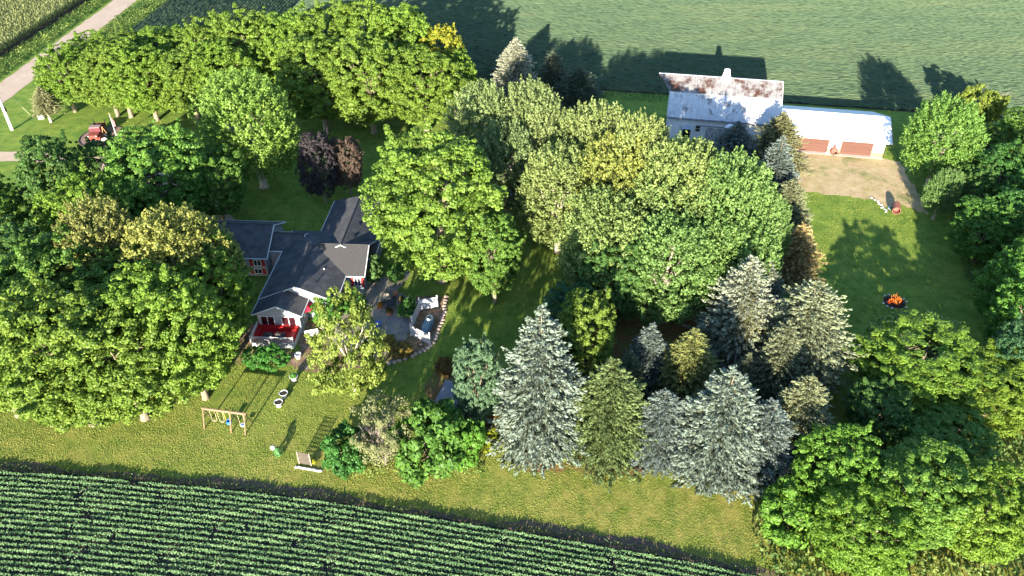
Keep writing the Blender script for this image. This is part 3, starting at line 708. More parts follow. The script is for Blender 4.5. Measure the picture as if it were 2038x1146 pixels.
weeds('shrub_skirt', 'yellow green tall grass skirting the shrub group', [[G(650, 935), G(760, 925), G(920, 925), G(960, 915), G(960, 945), G(930, 948), G(840, 940), G(700, 955)]], 40, .5, .22, seed=8, tone=(.6, 1.0))
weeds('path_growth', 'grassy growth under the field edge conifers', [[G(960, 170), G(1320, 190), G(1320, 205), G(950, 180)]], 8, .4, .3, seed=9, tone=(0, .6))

# ------------------------------------------------------------------ barn and garage
C0 = G(1323, 277); C1 = G(1755, 312.5); bdir = (C1-C0); BRZ = math.atan2(bdir.y, bdir.x); BL = 17.0
LEN = bdir.length
M_BWHITE = mat('barn_white_paint', (.74, .74, .76), (.62, .63, .66), 1.2, .7, c3=(.45, .44, .44), s3=.9, t3=(.58, .75), stretch=(1, 1, .35))
M_TIN_UP = mat('weathered_tin', (.25, .242, .242), (.155, .148, .150), 1.0, .6, spec=.2, c3=(.060, .028, .020), s3=.55, t3=(.48, .60))
M_TIN_LO = mat('streaked_tin', (.60, .61, .63), (.46, .47, .50), 1.5, .5, spec=.4, c3=(.17, .15, .145), s3=.6, t3=(.53, .63))
M_WHITE = mat('white_metal', (.84, .84, .85), (.80, .80, .82), .6, .5)
M_TRIM = mat('white_trim', (.58, .58, .575), (.50, .50, .495), 2, .6)
M_STEEL_SHADE = mat('grey_steel_roof_shade', (.42, .47, .52), (.36, .41, .46), .8, .5)  # steel parts, and the shade on the garage's back slope
M_DOOR = mat('terracotta_door', (.120, .054, .039), (.100, .045, .032), .8, .6, stretch=(.3, .3, 5))
M_BRICK = mat('wainscot_brick', (.42, .20, .13), (.34, .15, .10), 2, .8)
M_DARK = mat('dark_opening', (.012, .012, .014), (.008, .008, .01), 2, .3, spec=.5)
barn = thing('barn', C0, BRZ, 'white gambrel barn with rusty tin roof and ridge cupola', 'barn')
prof = [(0, 0), (0, 4.45), (1.8, 7.15), (4.5, 9.0), (7.2, 7.15), (9, 4.45), (9, 0)]
b = MB()
b.poly([(0, y, z) for y, z in prof][::-1] if False else [(0, y, z) for y, z in reversed(prof)])
b.poly([(BL, y, z) for y, z in prof])
for (y0, z0), (y1, z1) in ((prof[0], prof[1]), (prof[5], prof[6])): b.poly([(0, y0, z0), (BL, y0, z0), (BL, y1, z1), (0, y1, z1)])
b.build('wall', M_BWHITE, barn)
def tin_panel(p0, p1, w, mtl):          # one roofing sheet with raised side ribs, along local x
    d = (Vector((0, *p1))-Vector((0, *p0))); L_ = d.length; m = MB()
    n = Vector((0, -d.z, d.y)).normalized();
    if n.z < 0: n = -n
    A = Vector((0, *p0)); Bv = Vector((0, *p1))
    xs_ = [0.004, .05, .08, w*.5-.03, w*.5, w*.5+.03, w-.012]; hs = [.045, .045, 0, 0, .03, 0, 0]
    for k in range(len(xs_)-1):
        X0, X1 = Vector((xs_[k], 0, 0)), Vector((xs_[k+1], 0, 0))
        m.poly([A+X0+n*hs[k], A+X1+n*hs[k+1], Bv+X1+n*hs[k+1], Bv+X0+n*hs[k]])
    m.poly([A+Vector((w, 0, 0))-n*.05, A-n*.05, Bv-n*.05, Bv+Vector((w, 0, 0))-n*.05])
    m.poly([A-n*.05, A+Vector((w, 0, 0))-n*.05, A+Vector((w, 0, 0)), A])
    me = m.mesh('roof_panel'); me.materials.append(mtl); return me
eave, brk, rdg = (-.5, 4.12), (1.8, 7.33), (4.5, 9.14)
npn = 19; pw = BL/npn
for p0, p1, mtl in ((brk, rdg, M_TIN_UP), (eave, (1.78, 7.31), M_TIN_LO), ((9-brk[0], brk[1]), (9-rdg[0]-.0, rdg[1]), M_TIN_UP), ((9-eave[0], eave[1]), (7.22, 7.31), M_TIN_LO)):
    me = tin_panel(p0, p1, pw, mtl)
    for k in range(npn): link('roof_panel', me, barn, None, (k*pw, 0, 0))
MB().slab([(-2.1, 4.5, 9.13), (-.004, 1.8, 7.32), (-.004, 4.5, 9.13)], .08).slab([(-2.1, 4.5, 9.13), (-.004, 7.2, 7.32), (-.004, 4.5, 9.13)], .08).build('hay_hood', M_TIN_UP, barn)
MB().box((BL/2-1.0, 4.5, 9.18), (BL+2.1, .26, .06)).build('ridge_cap', M_TRIM, barn)
MB().box((BL/2, 1.76, 7.38), (BL, .10, .04)).build('break_flashing', M_TRIM, barn)
b = MB()
for x in (-.06, BL+.02):
    for (y0, z0), (y1, z1) in ((eave, brk), (brk, rdg), ((9-rdg[0], rdg[1]), (9-brk[0], brk[1])), ((9-brk[0], brk[1]), (9-eave[0], eave[1]))):
        b.tube([(x, y0, z0-.12), (x, y1, z1-.12)], .09, 4)
b.build('rake_trim', M_TRIM, barn)
MB().box((BL/2, -.52, 4.02), (BL+.1, .14, .24)).build('eave_gutter', mat('shaded_gutter', (.30, .30, .34), (.14, .14, .17), 2.5, .7), barn)  # gutter strip; shade under the eave put into its dark colour
b = MB()
for z in (1.15, 2.3, 3.45): b.box((BL/2, -.012, z), (BL-.1, .02, .05))
b.build('siding_batten', M_BWHITE, barn)
def wx(px, py): # local x of a mark on the front wall
    d = G(px, py)-C0; return d.x*math.cos(BRZ)+d.y*math.sin(BRZ)
def window(par, x, z, w, h, y=0, face=-1, m_fr=M_TRIM, glass=M_DARK):
    f = MB(); t = .09
    for dx in (-w/2, w/2): f.box((dx, 0, 0), (t, .08, h+t))
    for dz in (-h/2, 0, h/2): f.box((0, 0, dz), (w-t, .07, t*.8))
    o = f.build('window', m_fr, par, (x, y+face*.045, z)); MB().box((0, 0, 0), (w-.02, .03, h-.02)).build('pane', glass, o); return o
window(barn, 4.9, 2.3, .75, .95); window(barn, 14.6, 3.0, .75, 1.0)
MB().lathe([(.25, 0), (.25, .06)], 12).build('vent_opening', M_DARK, barn)
v = barn.children[-1]; v.rotation_euler = (math.pi/2, 0, 0); v.location = (9.6, -.0, 3.55)
# entry canopy and dark door
d = MB().box((0, 0, 0), (1.25, .06, 2.1)).build('door', M_DARK, barn, (3.2, -.035, 1.25))
MB().slab([(-.75, -.75, 1.15), (.75, -.75, 1.15), (.75, .0, 1.5), (-.75, 0, 1.5)], .06).build('door_hood', M_STEEL_SHADE, d)
# sliding door with white X braces
sd = MB().box((0, 0, 0), (3.0, .08, 2.7)).build('sliding_door', mat('grey_boards', (.36, .34, .36), (.27, .25, .27), 3, .8, stretch=(3, 3, .3)), barn, (7.6, -.05, 1.4))
f = MB()
for x0 in (-1.5, 0):
    f.tube([(x0+.1, -.07, -1.25), (x0+1.4, -.07, 1.25)], .085, 4); f.tube([(x0+.1, -.09, 1.25), (x0+1.4, -.09, -1.25)], .085, 4)
for x0 in (-1.45, 0, 1.45): f.box((x0, -.06, 0), (.14, .05, 2.7))
for z0 in (-1.28, 1.28): f.box((0, -.062, z0), (2.8, .05, .14))
f.build('x_brace', M_TRIM, sd)
MB().box((7.6, -.09, 2.85), (6.2, .12, .12)).build('door_track', mat('track_steel', (.3, .3, .32)), barn)
# cupola
cx = 8.35
cu = MB()
cu.lathe([(1.05, -1.1), (.92, -.4), (.60, .35), (.48, .95), (.46, 1.25)], 10).build('cupola', M_WHITE, barn, (cx, 4.5, 9.25))
cuo = barn.children[-1]
for s in (-1, 1): MB().lathe([(.05, -.28), (.28, -.18), (.36, 0), (.28, .18), (.05, .28)], 10).build('ball_vent', M_WHITE, cuo, (s*.42, 0, 1.45), True)
MB().lathe([(.50, 1.25), (.62, 1.35), (.42, 1.75), (.12, 2.05), (.05, 2.2)], 10).build('cupola_cap', M_WHITE, cuo)
MB().lathe([(.045, 2.1), (.045, 2.6), (.14, 2.68), (.14, 2.78), (.03, 2.86), (.02, 3.4)], 8).build('spire', M_TRIM, cuo)
MB().tube([(-.15, -.2, 0), (-.15, -.2, 4.3)], .06, 6).build('downspout', mat('dark_downspout', (.12, .12, .13)), barn)

GO = C0 + Vector((math.cos(BRZ), math.sin(BRZ), 0))*BL
gar = thing('garage', GO, BRZ, 'long white garage with two terracotta overhead doors, joined to barn', 'garage')
GL = LEN-BL
gp = [(0, 0), (0, 2.55), (4.5, 4.62), (11, 2.45), (11, 0)]
b = MB(); b.poly([(GL, y, z) for y, z in gp]); b.poly([(.01, y, z) for y, z in reversed(gp)])
b.poly([(0, 0, 0), (GL, 0, 0), (GL, 0, 2.55), (0, 0, 2.55)]); b.poly([(GL, 11, 0), (0, 11, 0), (0, 11, 2.45), (GL, 11, 2.45)])
b.build('wall', M_WHITE, gar)
OV = .85
MB().slab([(.02, -.45, 2.44), (GL+OV, -.45, 2.44), (GL+OV, 4.5, 4.72), (.02, 4.5, 4.72)], .07).build('roof', M_WHITE, gar)
MB().slab([(.02, 4.503, 4.72), (GL+OV, 4.503, 4.72), (GL+OV-.9, 11.4, 2.42), (.02, 11.4, 2.42)], .07).build('roof', M_STEEL_SHADE, gar)  # back slope's shade put into its blue-grey base colour
b = MB(); b.tube([(GL+OV, -.45, 2.36), (GL+OV, 4.5, 4.62)], .085, 4); b.tube([(GL+OV, 4.5, 4.62), (GL+OV-.9, 11.4, 2.34)], .085, 4)
b.build('rake_trim', mat('rust_trim', (.46, .24, .18), (.38, .19, .14)), gar)
b = MB()
d1 = (wx(1583, 300)-BL, wx(1644, 304.5)-BL); d2 = (wx(1671, 306.5)-BL, wx(1731, 311)-BL)
for x0, x1 in ((0.05, d1[0]-.12), (d1[1]+.12, d2[0]-.12), (d2[1]+.12, GL-.0)):
    if x1 > x0: b.box(((x0+x1)/2, -.04, .33), (x1-x0, .07, .66))
b.build('wainscot', M_BRICK, gar)
pm = None
for x0, x1 in (d1, d2):
    w = x1-x0
    f = MB(); f.box((-w/2-.06, 0, 1.2), (.12, .10, 2.5)).box((w/2+.06, 0, 1.2), (.12, .10, 2.5)).box((0, 0, 2.46), (w, .10, .10)).box((0, .06, 1.2), (w, .02, 2.4))
    gd = f.build('overhead_door', mat('door_frame_rust', (.30, .15, .11)), gar, ((x0+x1)/2, -.055, 0))
    me = MB().box((0, 0, 0), (w-.02, .05, .464)).mesh('door_panel'); me.materials.append(M_DOOR)
    for k in range(5): link('door_panel', me, gd, None, (0, .0, .26+k*.478))
MB().box((0, 0, 0), (.3, .12, .1)).build('wall_lamp', M_DARK, gar, ((d1[1]+d2[0])/2, -.47, 2.36))
MB().box((0, 0, 0), (GL, .9, .06)).build('concrete_sill', mat('concrete', (.50, .44, .38), (.40, .35, .30), 2), gar, (GL/2, -.4, .03))
# domed outdoor stove, jug and pipe by the garage
M_RUST = mat('rust', (.30, .12, .085), (.20, .075, .055), 4, .8, .01, 20)
M_TERRA = mat('terracotta', (.45, .18, .10), (.36, .14, .08), 4, .8)
st = thing('outdoor_stove', G(1658, 308), .2, 'domed rusty red stove standing between the garage doors', 'stove')
MB().lathe([(.30, .28), (.50, .45), (.56, .75), (.45, 1.05), (.22, 1.2), (.14, 1.28), (.14, 1.6), (.17, 1.62)], 12).build('stove_body', M_RUST, st, smooth=True)
MB().box((0, -.50, .6), (.42, .16, .3)).build('stove_mouth', M_DARK, st)
for a in range(3): MB().tube([(0, 0, 0), (.1*math.cos(a*2.1), .1*math.sin(a*2.1), .4)], .04, 5).build('leg', M_DARK, st, (.35*math.cos(a*2.1), .35*math.sin(a*2.1), 0))
MB().box((.65, -.15, .12), (.5, .4, .24)).build('ash_box', M_TERRA, st)
jg = thing('jug', G(1645, 306), 0, 'small white jug left of the domed stove', 'jug')
MB().lathe([(.16, 0), (.18, .1), (.18, .3), (.06, .42), (.06, .48)], 10).build('body', M_WHITE, jg); MB().lathe([(.07, .48), (.07, .53)], 8).build('cap', M_TERRA, jg)

# ------------------------------------------------------------------ house
HO = Vector((-28.75, 68.32, 0)); HRZ = math.radians(-3)
M_SHING = mat('asphalt_shingle', (.060, .062, .070), (.040, .041, .047), 6, .9, .03, 12, c3=(.105, .103, .105), s3=.8, t3=(.42, .72), stretch=(1, 1, 1))
M_SHING2 = mat('grey_shingle', (.058, .057, .058), (.042, .041, .042), 6, .9, .03, 12)
M_SIDING = mat('grey_siding', (.30, .31, .335), (.26, .27, .295), 1.5, .7)
M_SHUT = mat('red_shutter', (.38, .035, .03), (.30, .025, .022), 3, .6)
M_REDW = mat('red_paint', (.52, .020, .020), (.42, .015, .016), 2, .5)
M_GLASS = mat('window_glass', (.03, .035, .045), (.02, .022, .03), 1, .08, spec=.8)
M_REDGLASS = mat('red_tinted_glass', (.06, .010, .014), (.02, .008, .012), 3, .15, spec=.6)  # dark panes with a red tint
house = thing('house', HO, HRZ, 'low grey house with dark shingle roofs and red shutters', 'house')
def block(u0, u1, v0, v1, ez, rz, axis, ov=.45, roofm=M_SHING, ridge=None, hip0=0, hip1=0, dz=0):
    """walls and gable roof; axis 'v' = ridge runs front to back"""
    o = ov*.9
    if axis == 'v':
        r = ridge if ridge is not None else (u0+u1)/2
        W_ = [(u0+o, v0+o), (u1-o, v0+o), (u1-o, v1-o), (u0+o, v1-o)]
        b = MB()
        for (a, c) in zip(W_, W_[1:]+W_[:1]): b.poly([(*a, 0), (*c, 0), (*c, ez-.12), (*a, ez-.12)])
        k = lambda u: ez+(rz-ez)*((u-u0)/(r-u0) if u < r else (u1-u)/(u1-r))-.14
        for v in (v0+o, v1-o):
            if (v == v0+o and hip0) or (v == v1-o and hip1): continue
            b.poly([(u0+o, v, ez-.13), (u1-o, v, ez-.13), (r, v, rz-.14)])
        b.build('wall', M_SIDING, house)
        Lr = MB().slab([(u0, v0, ez), (r, v0+hip0, rz), (r, v1-hip1, rz), (u0, v1, ez)], .12); Lo = Lr.build('roof', roofm, house)
        Rr = MB().slab([(u1, v0, ez), (r+.002, v0+hip0, rz), (r+.002, v1-hip1, rz), (u1, v1, ez)], .12).build('roof', roofm, house)
        f = MB()
        for u in (u0-.03, u1+.03): f.tube([(u, v0, ez-.06), (u, v1, ez-.06)], .075, 4)
        for v, h_ in ((v0-.03, hip0), (v1+.03, hip1)):
            if h_: continue
            f.tube([(u0, v, ez-.07), (r, v, rz-.07), (u1, v, ez-.07)], .085, 4)
        f.build('fascia', M_TRIM, house)
        for v, h_, s in ((v0, hip0, 1), (v1, hip1, -1)):
            if h_: MB().slab([(u0, v, ez), (u1, v, ez), (r, v+s*h_, rz)], .12).build('roof', roofm, house)
        MB().tube([(r, v0+hip0, rz+.02), (r, v1-hip1, rz+.02)], .07, 5).build('ridge_cap', M_SHING2, house)
    else:
        r = ridge if ridge is not None else (v0+v1)/2
        W_ = [(u0+o, v0+o), (u1-o, v0+o), (u1-o, v1-o), (u0+o, v1-o)]
        b = MB()
        for (a, c) in zip(W_, W_[1:]+W_[:1]): b.poly([(*a, 0), (*c, 0), (*c, ez-.12), (*a, ez-.12)])
        for u in (u0+o, u1-o):
            if (u == u0+o and hip0) or (u == u1-o and hip1): continue
            b.poly([(u, v0+o, ez-.13), (u, v1-o, ez-.13), (u, r, rz-.14)])
        b.build('wall', M_SIDING, house)
        MB().slab([(u0, v0, ez), (u1, v0, ez), (u1-hip1, r, rz), (u0+hip0, r, rz)], .12).build('roof', roofm, house)
        MB().slab([(u0, v1, ez), (u1, v1, ez), (u1-hip1, r+.002, rz), (u0+hip0, r+.002, rz)], .12).build('roof', M_SHING, house)
        f = MB()
        for v in (v0-.03, v1+.03): f.tube([(u0, v, ez-.06), (u1, v, ez-.06)], .075, 4)
        for u, h_ in ((u0-.03, hip0), (u1+.03, hip1)):
            if not h_: f.tube([(u, v0, ez-.07), (u, r, rz-.07), (u, v1, ez-.07)], .085, 4)
        f.build('fascia', M_TRIM, house)
        for u, h_, s in ((u0, hip0, 1), (u1, hip1, -1)):
            if h_: MB().slab([(u, v0, ez), (u, v1, ez), (u+s*h_, r, rz)], .12).build('roof', roofm, house)
        MB().tube([(u0+hip0, r, rz+.02), (u1-hip1, r, rz+.02)], .07, 5).build('ridge_cap', M_SHING2, house)
block(0.04, 5.6, 0, 3.4, 2.86, 4.15, 'v', ridge=2.95)                       # front gable by the deck
block(0, 8.85, 2.75, 17.0, 2.9, 4.85, 'v', ridge=4.45, hip1=5.6)                      # main block
block(4.6, 11.05, 7.65, 15.4, 2.88, 4.86, 'u', ridge=11.3, roofm=M_SHING2) # cross wing
block(3.6, 11.5, 11.0, 24.6, 2.84, 5.05, 'v', ridge=7.75, hip1=2.2)         # rear wing
block(-9.2, -1.45, 10.6, 18.9, 2.94, 5.1, 'u', ridge=14.8)                  # left wing
block(-2.2, 2.4, 12.3, 16.6, 2.92, 4.1, 'u')
def hwin(u, v, z, w, h, axis='u', face=-1, glass=M_GLASS, shut=True, sw=.42):
    f = MB(); t = .08
    for dx in (-w/2, 0, w/2): f.box((dx, 0, 0), (t, .07, h+t))
    for dz in (-h/2, h/2): f.box((0, 0, dz), (w+t, .065, t))
    o = f.build('window', M_TRIM, house, (u, v, z)); MB().box((0, .02, 0), (w-.02, .03, h-.02)).build('pane', glass, o)
    if axis == 'v': o.rotation_euler = (0, 0, math.pi/2)
    if shut:
        for s in (-1, 1):
            me = MB().box((0, 0, 0), (sw, .05, h+.1)).build('shutter', M_SHUT, o, (s*(w/2+sw/2+.07), 0, 0))
    return o
fv = 0+.405-.05
hwin(1.55, fv, 1.75, 1.55, 1.25, glass=M_REDGLASS, shut=False); hwin(3.95, fv, 1.75, 1.55, 1.25, glass=M_REDGLASS, shut=False)
hwin(10.05, 7.65+.355, 1.75, .75, 1.1, sw=.36)
for v in (9.0, 10.6, 12.6): hwin(11.05-.355, v, 1.7, .8, 1.2, 'v')
hwin(-2.9, 10.6+.355, 2.0, .9, .85); hwin(-3.0, 10.6+.34, .75, .9, .7)
hwin(.36, 4.0, 1.7, .9, 1.1, 'v'); hwin(.36, 6.6, 1.7, .9, 1.1, 'v')
hwin(5.23, 1.7, 1.55, .9, 1.5, 'v', shut=False)
MB().box((0, 0, 0), (.06, .9, 2.0)).build('door', M_SHUT, house, (8.47, 6.3, 1.05))
for v in (13.6, 16.4, 19.2): MB().box((0, 0, .12), (.34, .34, .24)).build('roof_vent', M_DARK, house, (8.75, v, 4.40))
MB().lathe([(.06, 0), (.06, .55)], 8).build('vent_pipe', M_DARK, house, (6.3, 4.6, 3.95)); MB().lathe([(.09, 0), (.09, .22)], 8).build('vent_pipe', M_TRIM, house, (6.5, 7.4, 3.85))

# deck: red floor, red bench, white railing
dk = thing('deck', HO+Vector((2.6, -1.0, 0)), HRZ, 'raised red deck with white front railing before house gable', 'deck')
dw, dd_, dz = 4.7, 2.7, .75
plank = MB().box((0, 0, 0), (dw-.06, .155, .04)).mesh('plank'); plank.materials.append(M_REDW)
for k in range(16): link('plank', plank, dk, None, (0, -dd_/2+.09+k*.168, dz))
MB().box((0, -dd_/2+.02, dz/2-.05), (dw-.1, .06, dz-.1)).box((-dw/2+.05, .05, dz/2-.05), (.06, dd_-.15, dz-.1)).box((dw/2-.05, .05, dz/2-.05), (.06, dd_-.15, dz-.1)).build('skirt', M_TRIM, dk)
r = MB()
for k in range(34): r.box((-dw/2+.08+k*(dw-.16)/33, -dd_/2-.03, dz+.42), (.055, .04, .74))
for z in (.06, .82): r.box((0, -dd_/2-.032, dz+z), (dw, .07, .07))
for k in range(17):
    r.box((-dw/2-.01, -dd_/2+.08+k*.155, dz+.42), (.04, .055, .74))
for z in (.06, .82): r.box((-dw/2-.012, .0, dz+z), (.07, dd_-.1, .07))
r.build('railing', M_TRIM, dk)
for x in (-dw/2, 0, dw/2): MB().box((0, 0, .45), (.12, .12, 1.0)).build('post', M_TRIM, dk, (x, -dd_/2-.03, dz))
MB().box((0, dd_/2-.26, dz+.24), (dw-.15, .5, .44)).box((-dw/2+.33, -.1, dz+.235), (.46, dd_-1.1, .43)).box((dw/2-.33, -.1, dz+.235), (.46, dd_-1.1, .43)).box((0, dd_/2-.03, dz+.62), (dw-.15, .07, .42)).build('bench', M_REDW, dk)
M_WICK = mat('dark_wicker', (.07, .075, .075), (.035, .036, .04), 12, .8)
chair0 = None
for i, (x, lab) in enumerate(((-.62, 'left dark wicker armchair on the red deck'), (.72, 'right dark wicker armchair on the red deck'))):
    p = dk.location+Vector((x, -.55, dz+.03))
    c = thing('armchair', p, HRZ, lab, 'chair', 'armchairs on the deck')
    MB().box((0, .05, .36), (.78, .66, .18)).build('seat', M_WICK, c); MB().box((0, -.32, .55), (.86, .12, .72)).build('backrest', M_WICK, c)
    MB().box((0, .06, .48), (.62, .5, .08)).build('cushion', mat('grey_cushion', (.22, .22, .21)), c)
    for s in (-1, 1):
        MB().box((s*.42, .05, .35), (.10, .66, .50)).build('arm', M_WICK, c)
        for q in (-.25, .33): MB().box((s*.38, q, .14), (.07, .07, .28)).build('leg', M_WICK, c)

# patio umbrella, tables, pots
um = thing('patio_umbrella', G(612, 634), 0, 'open red patio umbrella beside the house', 'umbrella')
MB().tube([(0, 0, 0), (0, 0, 2.55)], .03, 8).build('pole', M_TRIM, um); MB().lathe([(.3, 0), (.3, .08), (.06, .16)], 12).build('base', M_DARK, um)
M_UMB = mat('red_canvas', (.60, .018, .055), (.54, .015, .048), 2, .7)
for k in range(8):
    a0, a1 = k*math.pi/4, (k+1)*math.pi/4; R_ = 1.45
    p0 = (R_*math.cos(a0), R_*math.sin(a0), 1.98); p1 = (R_*math.cos(a1), R_*math.sin(a1), 1.98); mid = (R_*.90*math.cos((a0+a1)/2), R_*.90*math.sin((a0+a1)/2), 1.93)
    MB().poly([(0, 0, 2.6), p0, mid]).poly([(0, 0, 2.6), mid, p1]).build('canopy_panel', M_UMB, um)
M_IRON = mat('black_iron', (.022, .022, .025), (.015, .015, .017), 5, .5)
tb = thing('patio_table', G(779, 611), 0, 'round black iron table on the patio', 'table')
MB().lathe([(.62, .70), (.62, .74)], 16).build('tabletop', M_IRON, tb)
for k in range(4): MB().tube([(.1*math.cos(k*1.57), .1*math.sin(k*1.57), 0), (.0, .0, .7)], .03, 5).build('leg', M_IRON, tb, (.35*math.cos(k*1.57), .35*math.sin(k*1.57), 0))
for k, (px, py, rz, lab) in enumerate([(762, 608, 1.4, 'black iron chair left of the patio table'), (785, 598, 3.0, 'black iron chair behind the patio table'), (771, 620, .3, 'black iron chair in front of the patio table')]):
    c = thing('patio_chair', G(px, py), rz, lab, 'chair', 'iron chairs round the patio table')
    MB().box((0, 0, .44), (.46, .44, .04)).build('seat', M_IRON, c)
    q = MB()
    for x in np.linspace(-.2, .2, 5): q.tube([(x, -.2, .44), (x, -.26, .92)], .014, 4)
    q.tube([(-.22, -.26, .93), (.22, -.26, .93)], .02, 5); q.build('backrest', M_IRON, c)
    for x in (-.2, .2):
        for y in (-.19, .19): MB().tube([(x, y, 0), (x, y, .44)], .016, 5).build('leg', M_IRON, c)
def pot(px, py, r, h, m, lab, plant=None):
    p = thing('flower_pot', G(px, py), rnd.random()*6, lab, 'pot')
    MB().lathe([(r*.7, 0), (r*.95, h*.8), (r*1.08, h*.82), (r*1.08, h), (r*.9, h), (r*.85, h*.85)], 14).build('body', m, p)
    if plant:
        k = 120; d = sph(k); d[:, 2] = np.abs(d[:, 2])
        me = leaf_mesh('plant', d*r*1.3*rng.uniform(.5, 1, (k, 1))+[0, 0, h], d+.5*rng.normal(size=d.shape), r*.7, r*.4, rng.random(k), M_WAL)
        o = link('plant', me, p); o.color = (*plant, 1)
    return p
M_BLUE = mat('blue_glaze', (.10, .16, .40), (.07, .11, .32), 3, .3)
pot(752, 650, .42, .6, M_BLUE, 'blue glazed pot on the patio')
pot(757, 613, .3, .45, M_TERRA, 'terracotta pot with orange flowers left of patio table', (3.2, .9, .3))
pot(776, 626, .34, .5, M_TERRA, 'terracotta pot in front of the patio table', (.9, .5, .6))
pot(800, 600, .30, .45, M_TERRA, 'terracotta pot right of the patio table', (.7, .4, .6))
pot(787, 588, .30, .45, M_TERRA, 'small terracotta pot at the back of the patio')
bd = link('boulder', blob_mesh('boulder', (.5, .42, .55), 3, .15, 9, 6), None, mat('tan_stone', (.48, .38, .26), (.36, .28, .2), 4, .9), G(770, 596)+Vector((0, 0, .3)))
tag(bd, 'tan boulder standing at the back of the patio', 'boulder')
gb = thing('garden_bench', G(622, 672), .3, 'white slatted bench half hidden under the thin tree', 'bench')
q = MB()
sl_ = MB().box((0, 0, 0), (1.5, .1, .03)).mesh('slat'); sl_.materials.append(M_TRIM)
for k in range(4): link('slat', sl_, gb, None, (0, -.18+k*.125, .45))
for k in range(3):
    o = link('slat', sl_, gb, None, (0, .26+k*.02, .6+k*.14)); o.rotation_euler = (1.4, 0, 0)
for x in (-.7, .7): MB().box((x, -.2, .22), (.07, .07, .44)).box((x, .22, .46), (.07, .07, .92)).box((x, 0, .6), (.06, .5, .05)).build('bench_end', M_TRIM, gb)
wp = thing('white_planter', G(594, 712), 0, 'white tub under the right corner of deck', 'planter')
MB().lathe([(.26, 0), (.34, .45), (.38, .47), (.38, .55), (.3, .55), (.28, .4)], 14).build('body', M_TRIM, wp)

# white fence panels in a U round a blue tub
M_FENCE = mat('old_white_fence', (.72, .70, .70), (.56, .54, .55), 2.5, .7, c3=(.36, .33, .33), s3=1.5, t3=(.58, .7))
def fence_panel(a, b, h, lab, name='fence_panel'):
    d = b-a; L_ = d.length; rz = math.atan2(d.y, d.x)
    t = thing(name, a, rz, lab, 'fence', 'white fence panels by the patio'); n_ = max(3, int(L_/.2)); w = L_/n_
    bm = MB().box((0, 0, 0), (w-.02, .03, h-.12)).mesh('board'); bm.materials.append(M_FENCE)
    for k in range(n_): link('board', bm, t, None, (w*(k+.5), rnd.uniform(-.004, .004), h/2+.06+rnd.uniform(-.02, .02)))
    for z in (.35, h-.25): MB().box((L_/2, .05, z), (L_, .05, .1)).build('rail', M_FENCE, t)
    for x in (0.0, L_):
        po = MB().box((0, 0, h/2+.08), (.13, .13, h+.16)).build('post', M_FENCE, t, (x, .05, 0)); MB().lathe([(.12, 0), (.12, .04), (.03, .12)], 4).build('post_cap', M_FENCE, po, (0, 0, h+.16))
    return t
A_, B_, C_2, D_ = G(836, 618), G(871, 613), G(822, 652), G(855, 686)
fence_panel(A_, B_, 1.6, 'white fence panel at the back of the blue tub')
fence_panel(C_2, A_, 1.5, 'white fence panel on left side of the blue tub')
fence_panel(G(818, 668), D_, 1.5, 'white fence panel in front of the blue tub')
tu = thing('covered_tub', G(852, 650), math.radians(78), 'blue grey oblong covered tub inside white fence panels', 'tub')
M_TARP = mat('blue_grey_tarp', (.19, .28, .36), (.13, .20, .27), 2, .5)
q = MB(); rings = []
for k, (s, z) in enumerate(((1.0, 0), (1.03, .3), (.98, .62), (.8, .74), (.45, .78))):
    i = len(q.v); rings.append(i)
    for a in range(20):
        an = 2*math.pi*a/20; x = math.copysign(abs(math.cos(an))**.7, math.cos(an))*1.45*s; y = math.copysign(abs(math.sin(an))**.8, math.sin(an))*.52*s; q.v.append((x, y, z))
for k in range(4):
    for a in range(20): bq = (a+1) % 20; q.f.append((rings[k]+a, rings[k]+bq, rings[k+1]+bq, rings[k+1]+a))
q.f.append(tuple(rings[4]+a for a in range(20))); q.build('tub_cover', M_TARP, tu, smooth=True)
MB().lathe([(.42, .75), (.46, .80), (.40, .86), (.25, .82)], 14).build('hatch', mat('dark_hatch', (.06, .10, .12)), tu, (.7, 0, .0))
MB().lathe([(.0, .0), (.14, .04), (.16, .12), (.1, .2), (.02, .24)], 10).build('float', M_WHITE, tu, (.25, 0, .76))
for y in (-.22, 0, .22): MB().tube([(-1.2, y, .72), (-.3, y*.9, .80)], .03, 5).build('strap', M_TRIM, tu)
# kerb stones round the fenced bed
rs = thing('stone_edging', G(850, 690), 0, 'curved line of pale stones edging the mulch beside lawn', 'edging')
path = [G(888, 592), G(884, 622), G(876, 650), G(863, 683), G(845, 698), G(820, 710), G(795, 718), G(765, 727)]
stm = [blob_mesh('stone', (.30, .22, .16), 10+i, .2, 7, 4) for i in range(3)]
M_STONE = mat('pale_stone', (.50, .38, .32), (.36, .27, .23), 3, .9)
for me in stm: me.materials.append(M_STONE)
k = 0
for a, b_ in zip(path, path[1:]):
    n_ = max(1, int((b_-a).length/.5))
    for i in range(n_):
        o = link('stone', stm[k % 3], rs, None, a.lerp(b_, i/n_)-rs.location+Vector((rnd.uniform(-.06, .06), rnd.uniform(-.06, .06), .06))); o.rotation_euler = (0, 0, rnd.random()*6); k += 1
wr = thing('wire_wheel', G(838, 690), 0, 'small round wheel leaning by the front fence panel', 'wheel')
q = MB(); pts = [(.32*math.cos(a*.5236), 0, .34+.32*math.sin(a*.5236)) for a in range(13)]
q.tube(pts, .045, 6, False); q.build('rim', M_IRON, wr)
for a in range(6): MB().tube([(0, 0, .34), (.3*math.cos(a*1.047), 0, .34+.3*math.sin(a*1.047))], .015, 4).build('spoke', M_TRIM, wr)

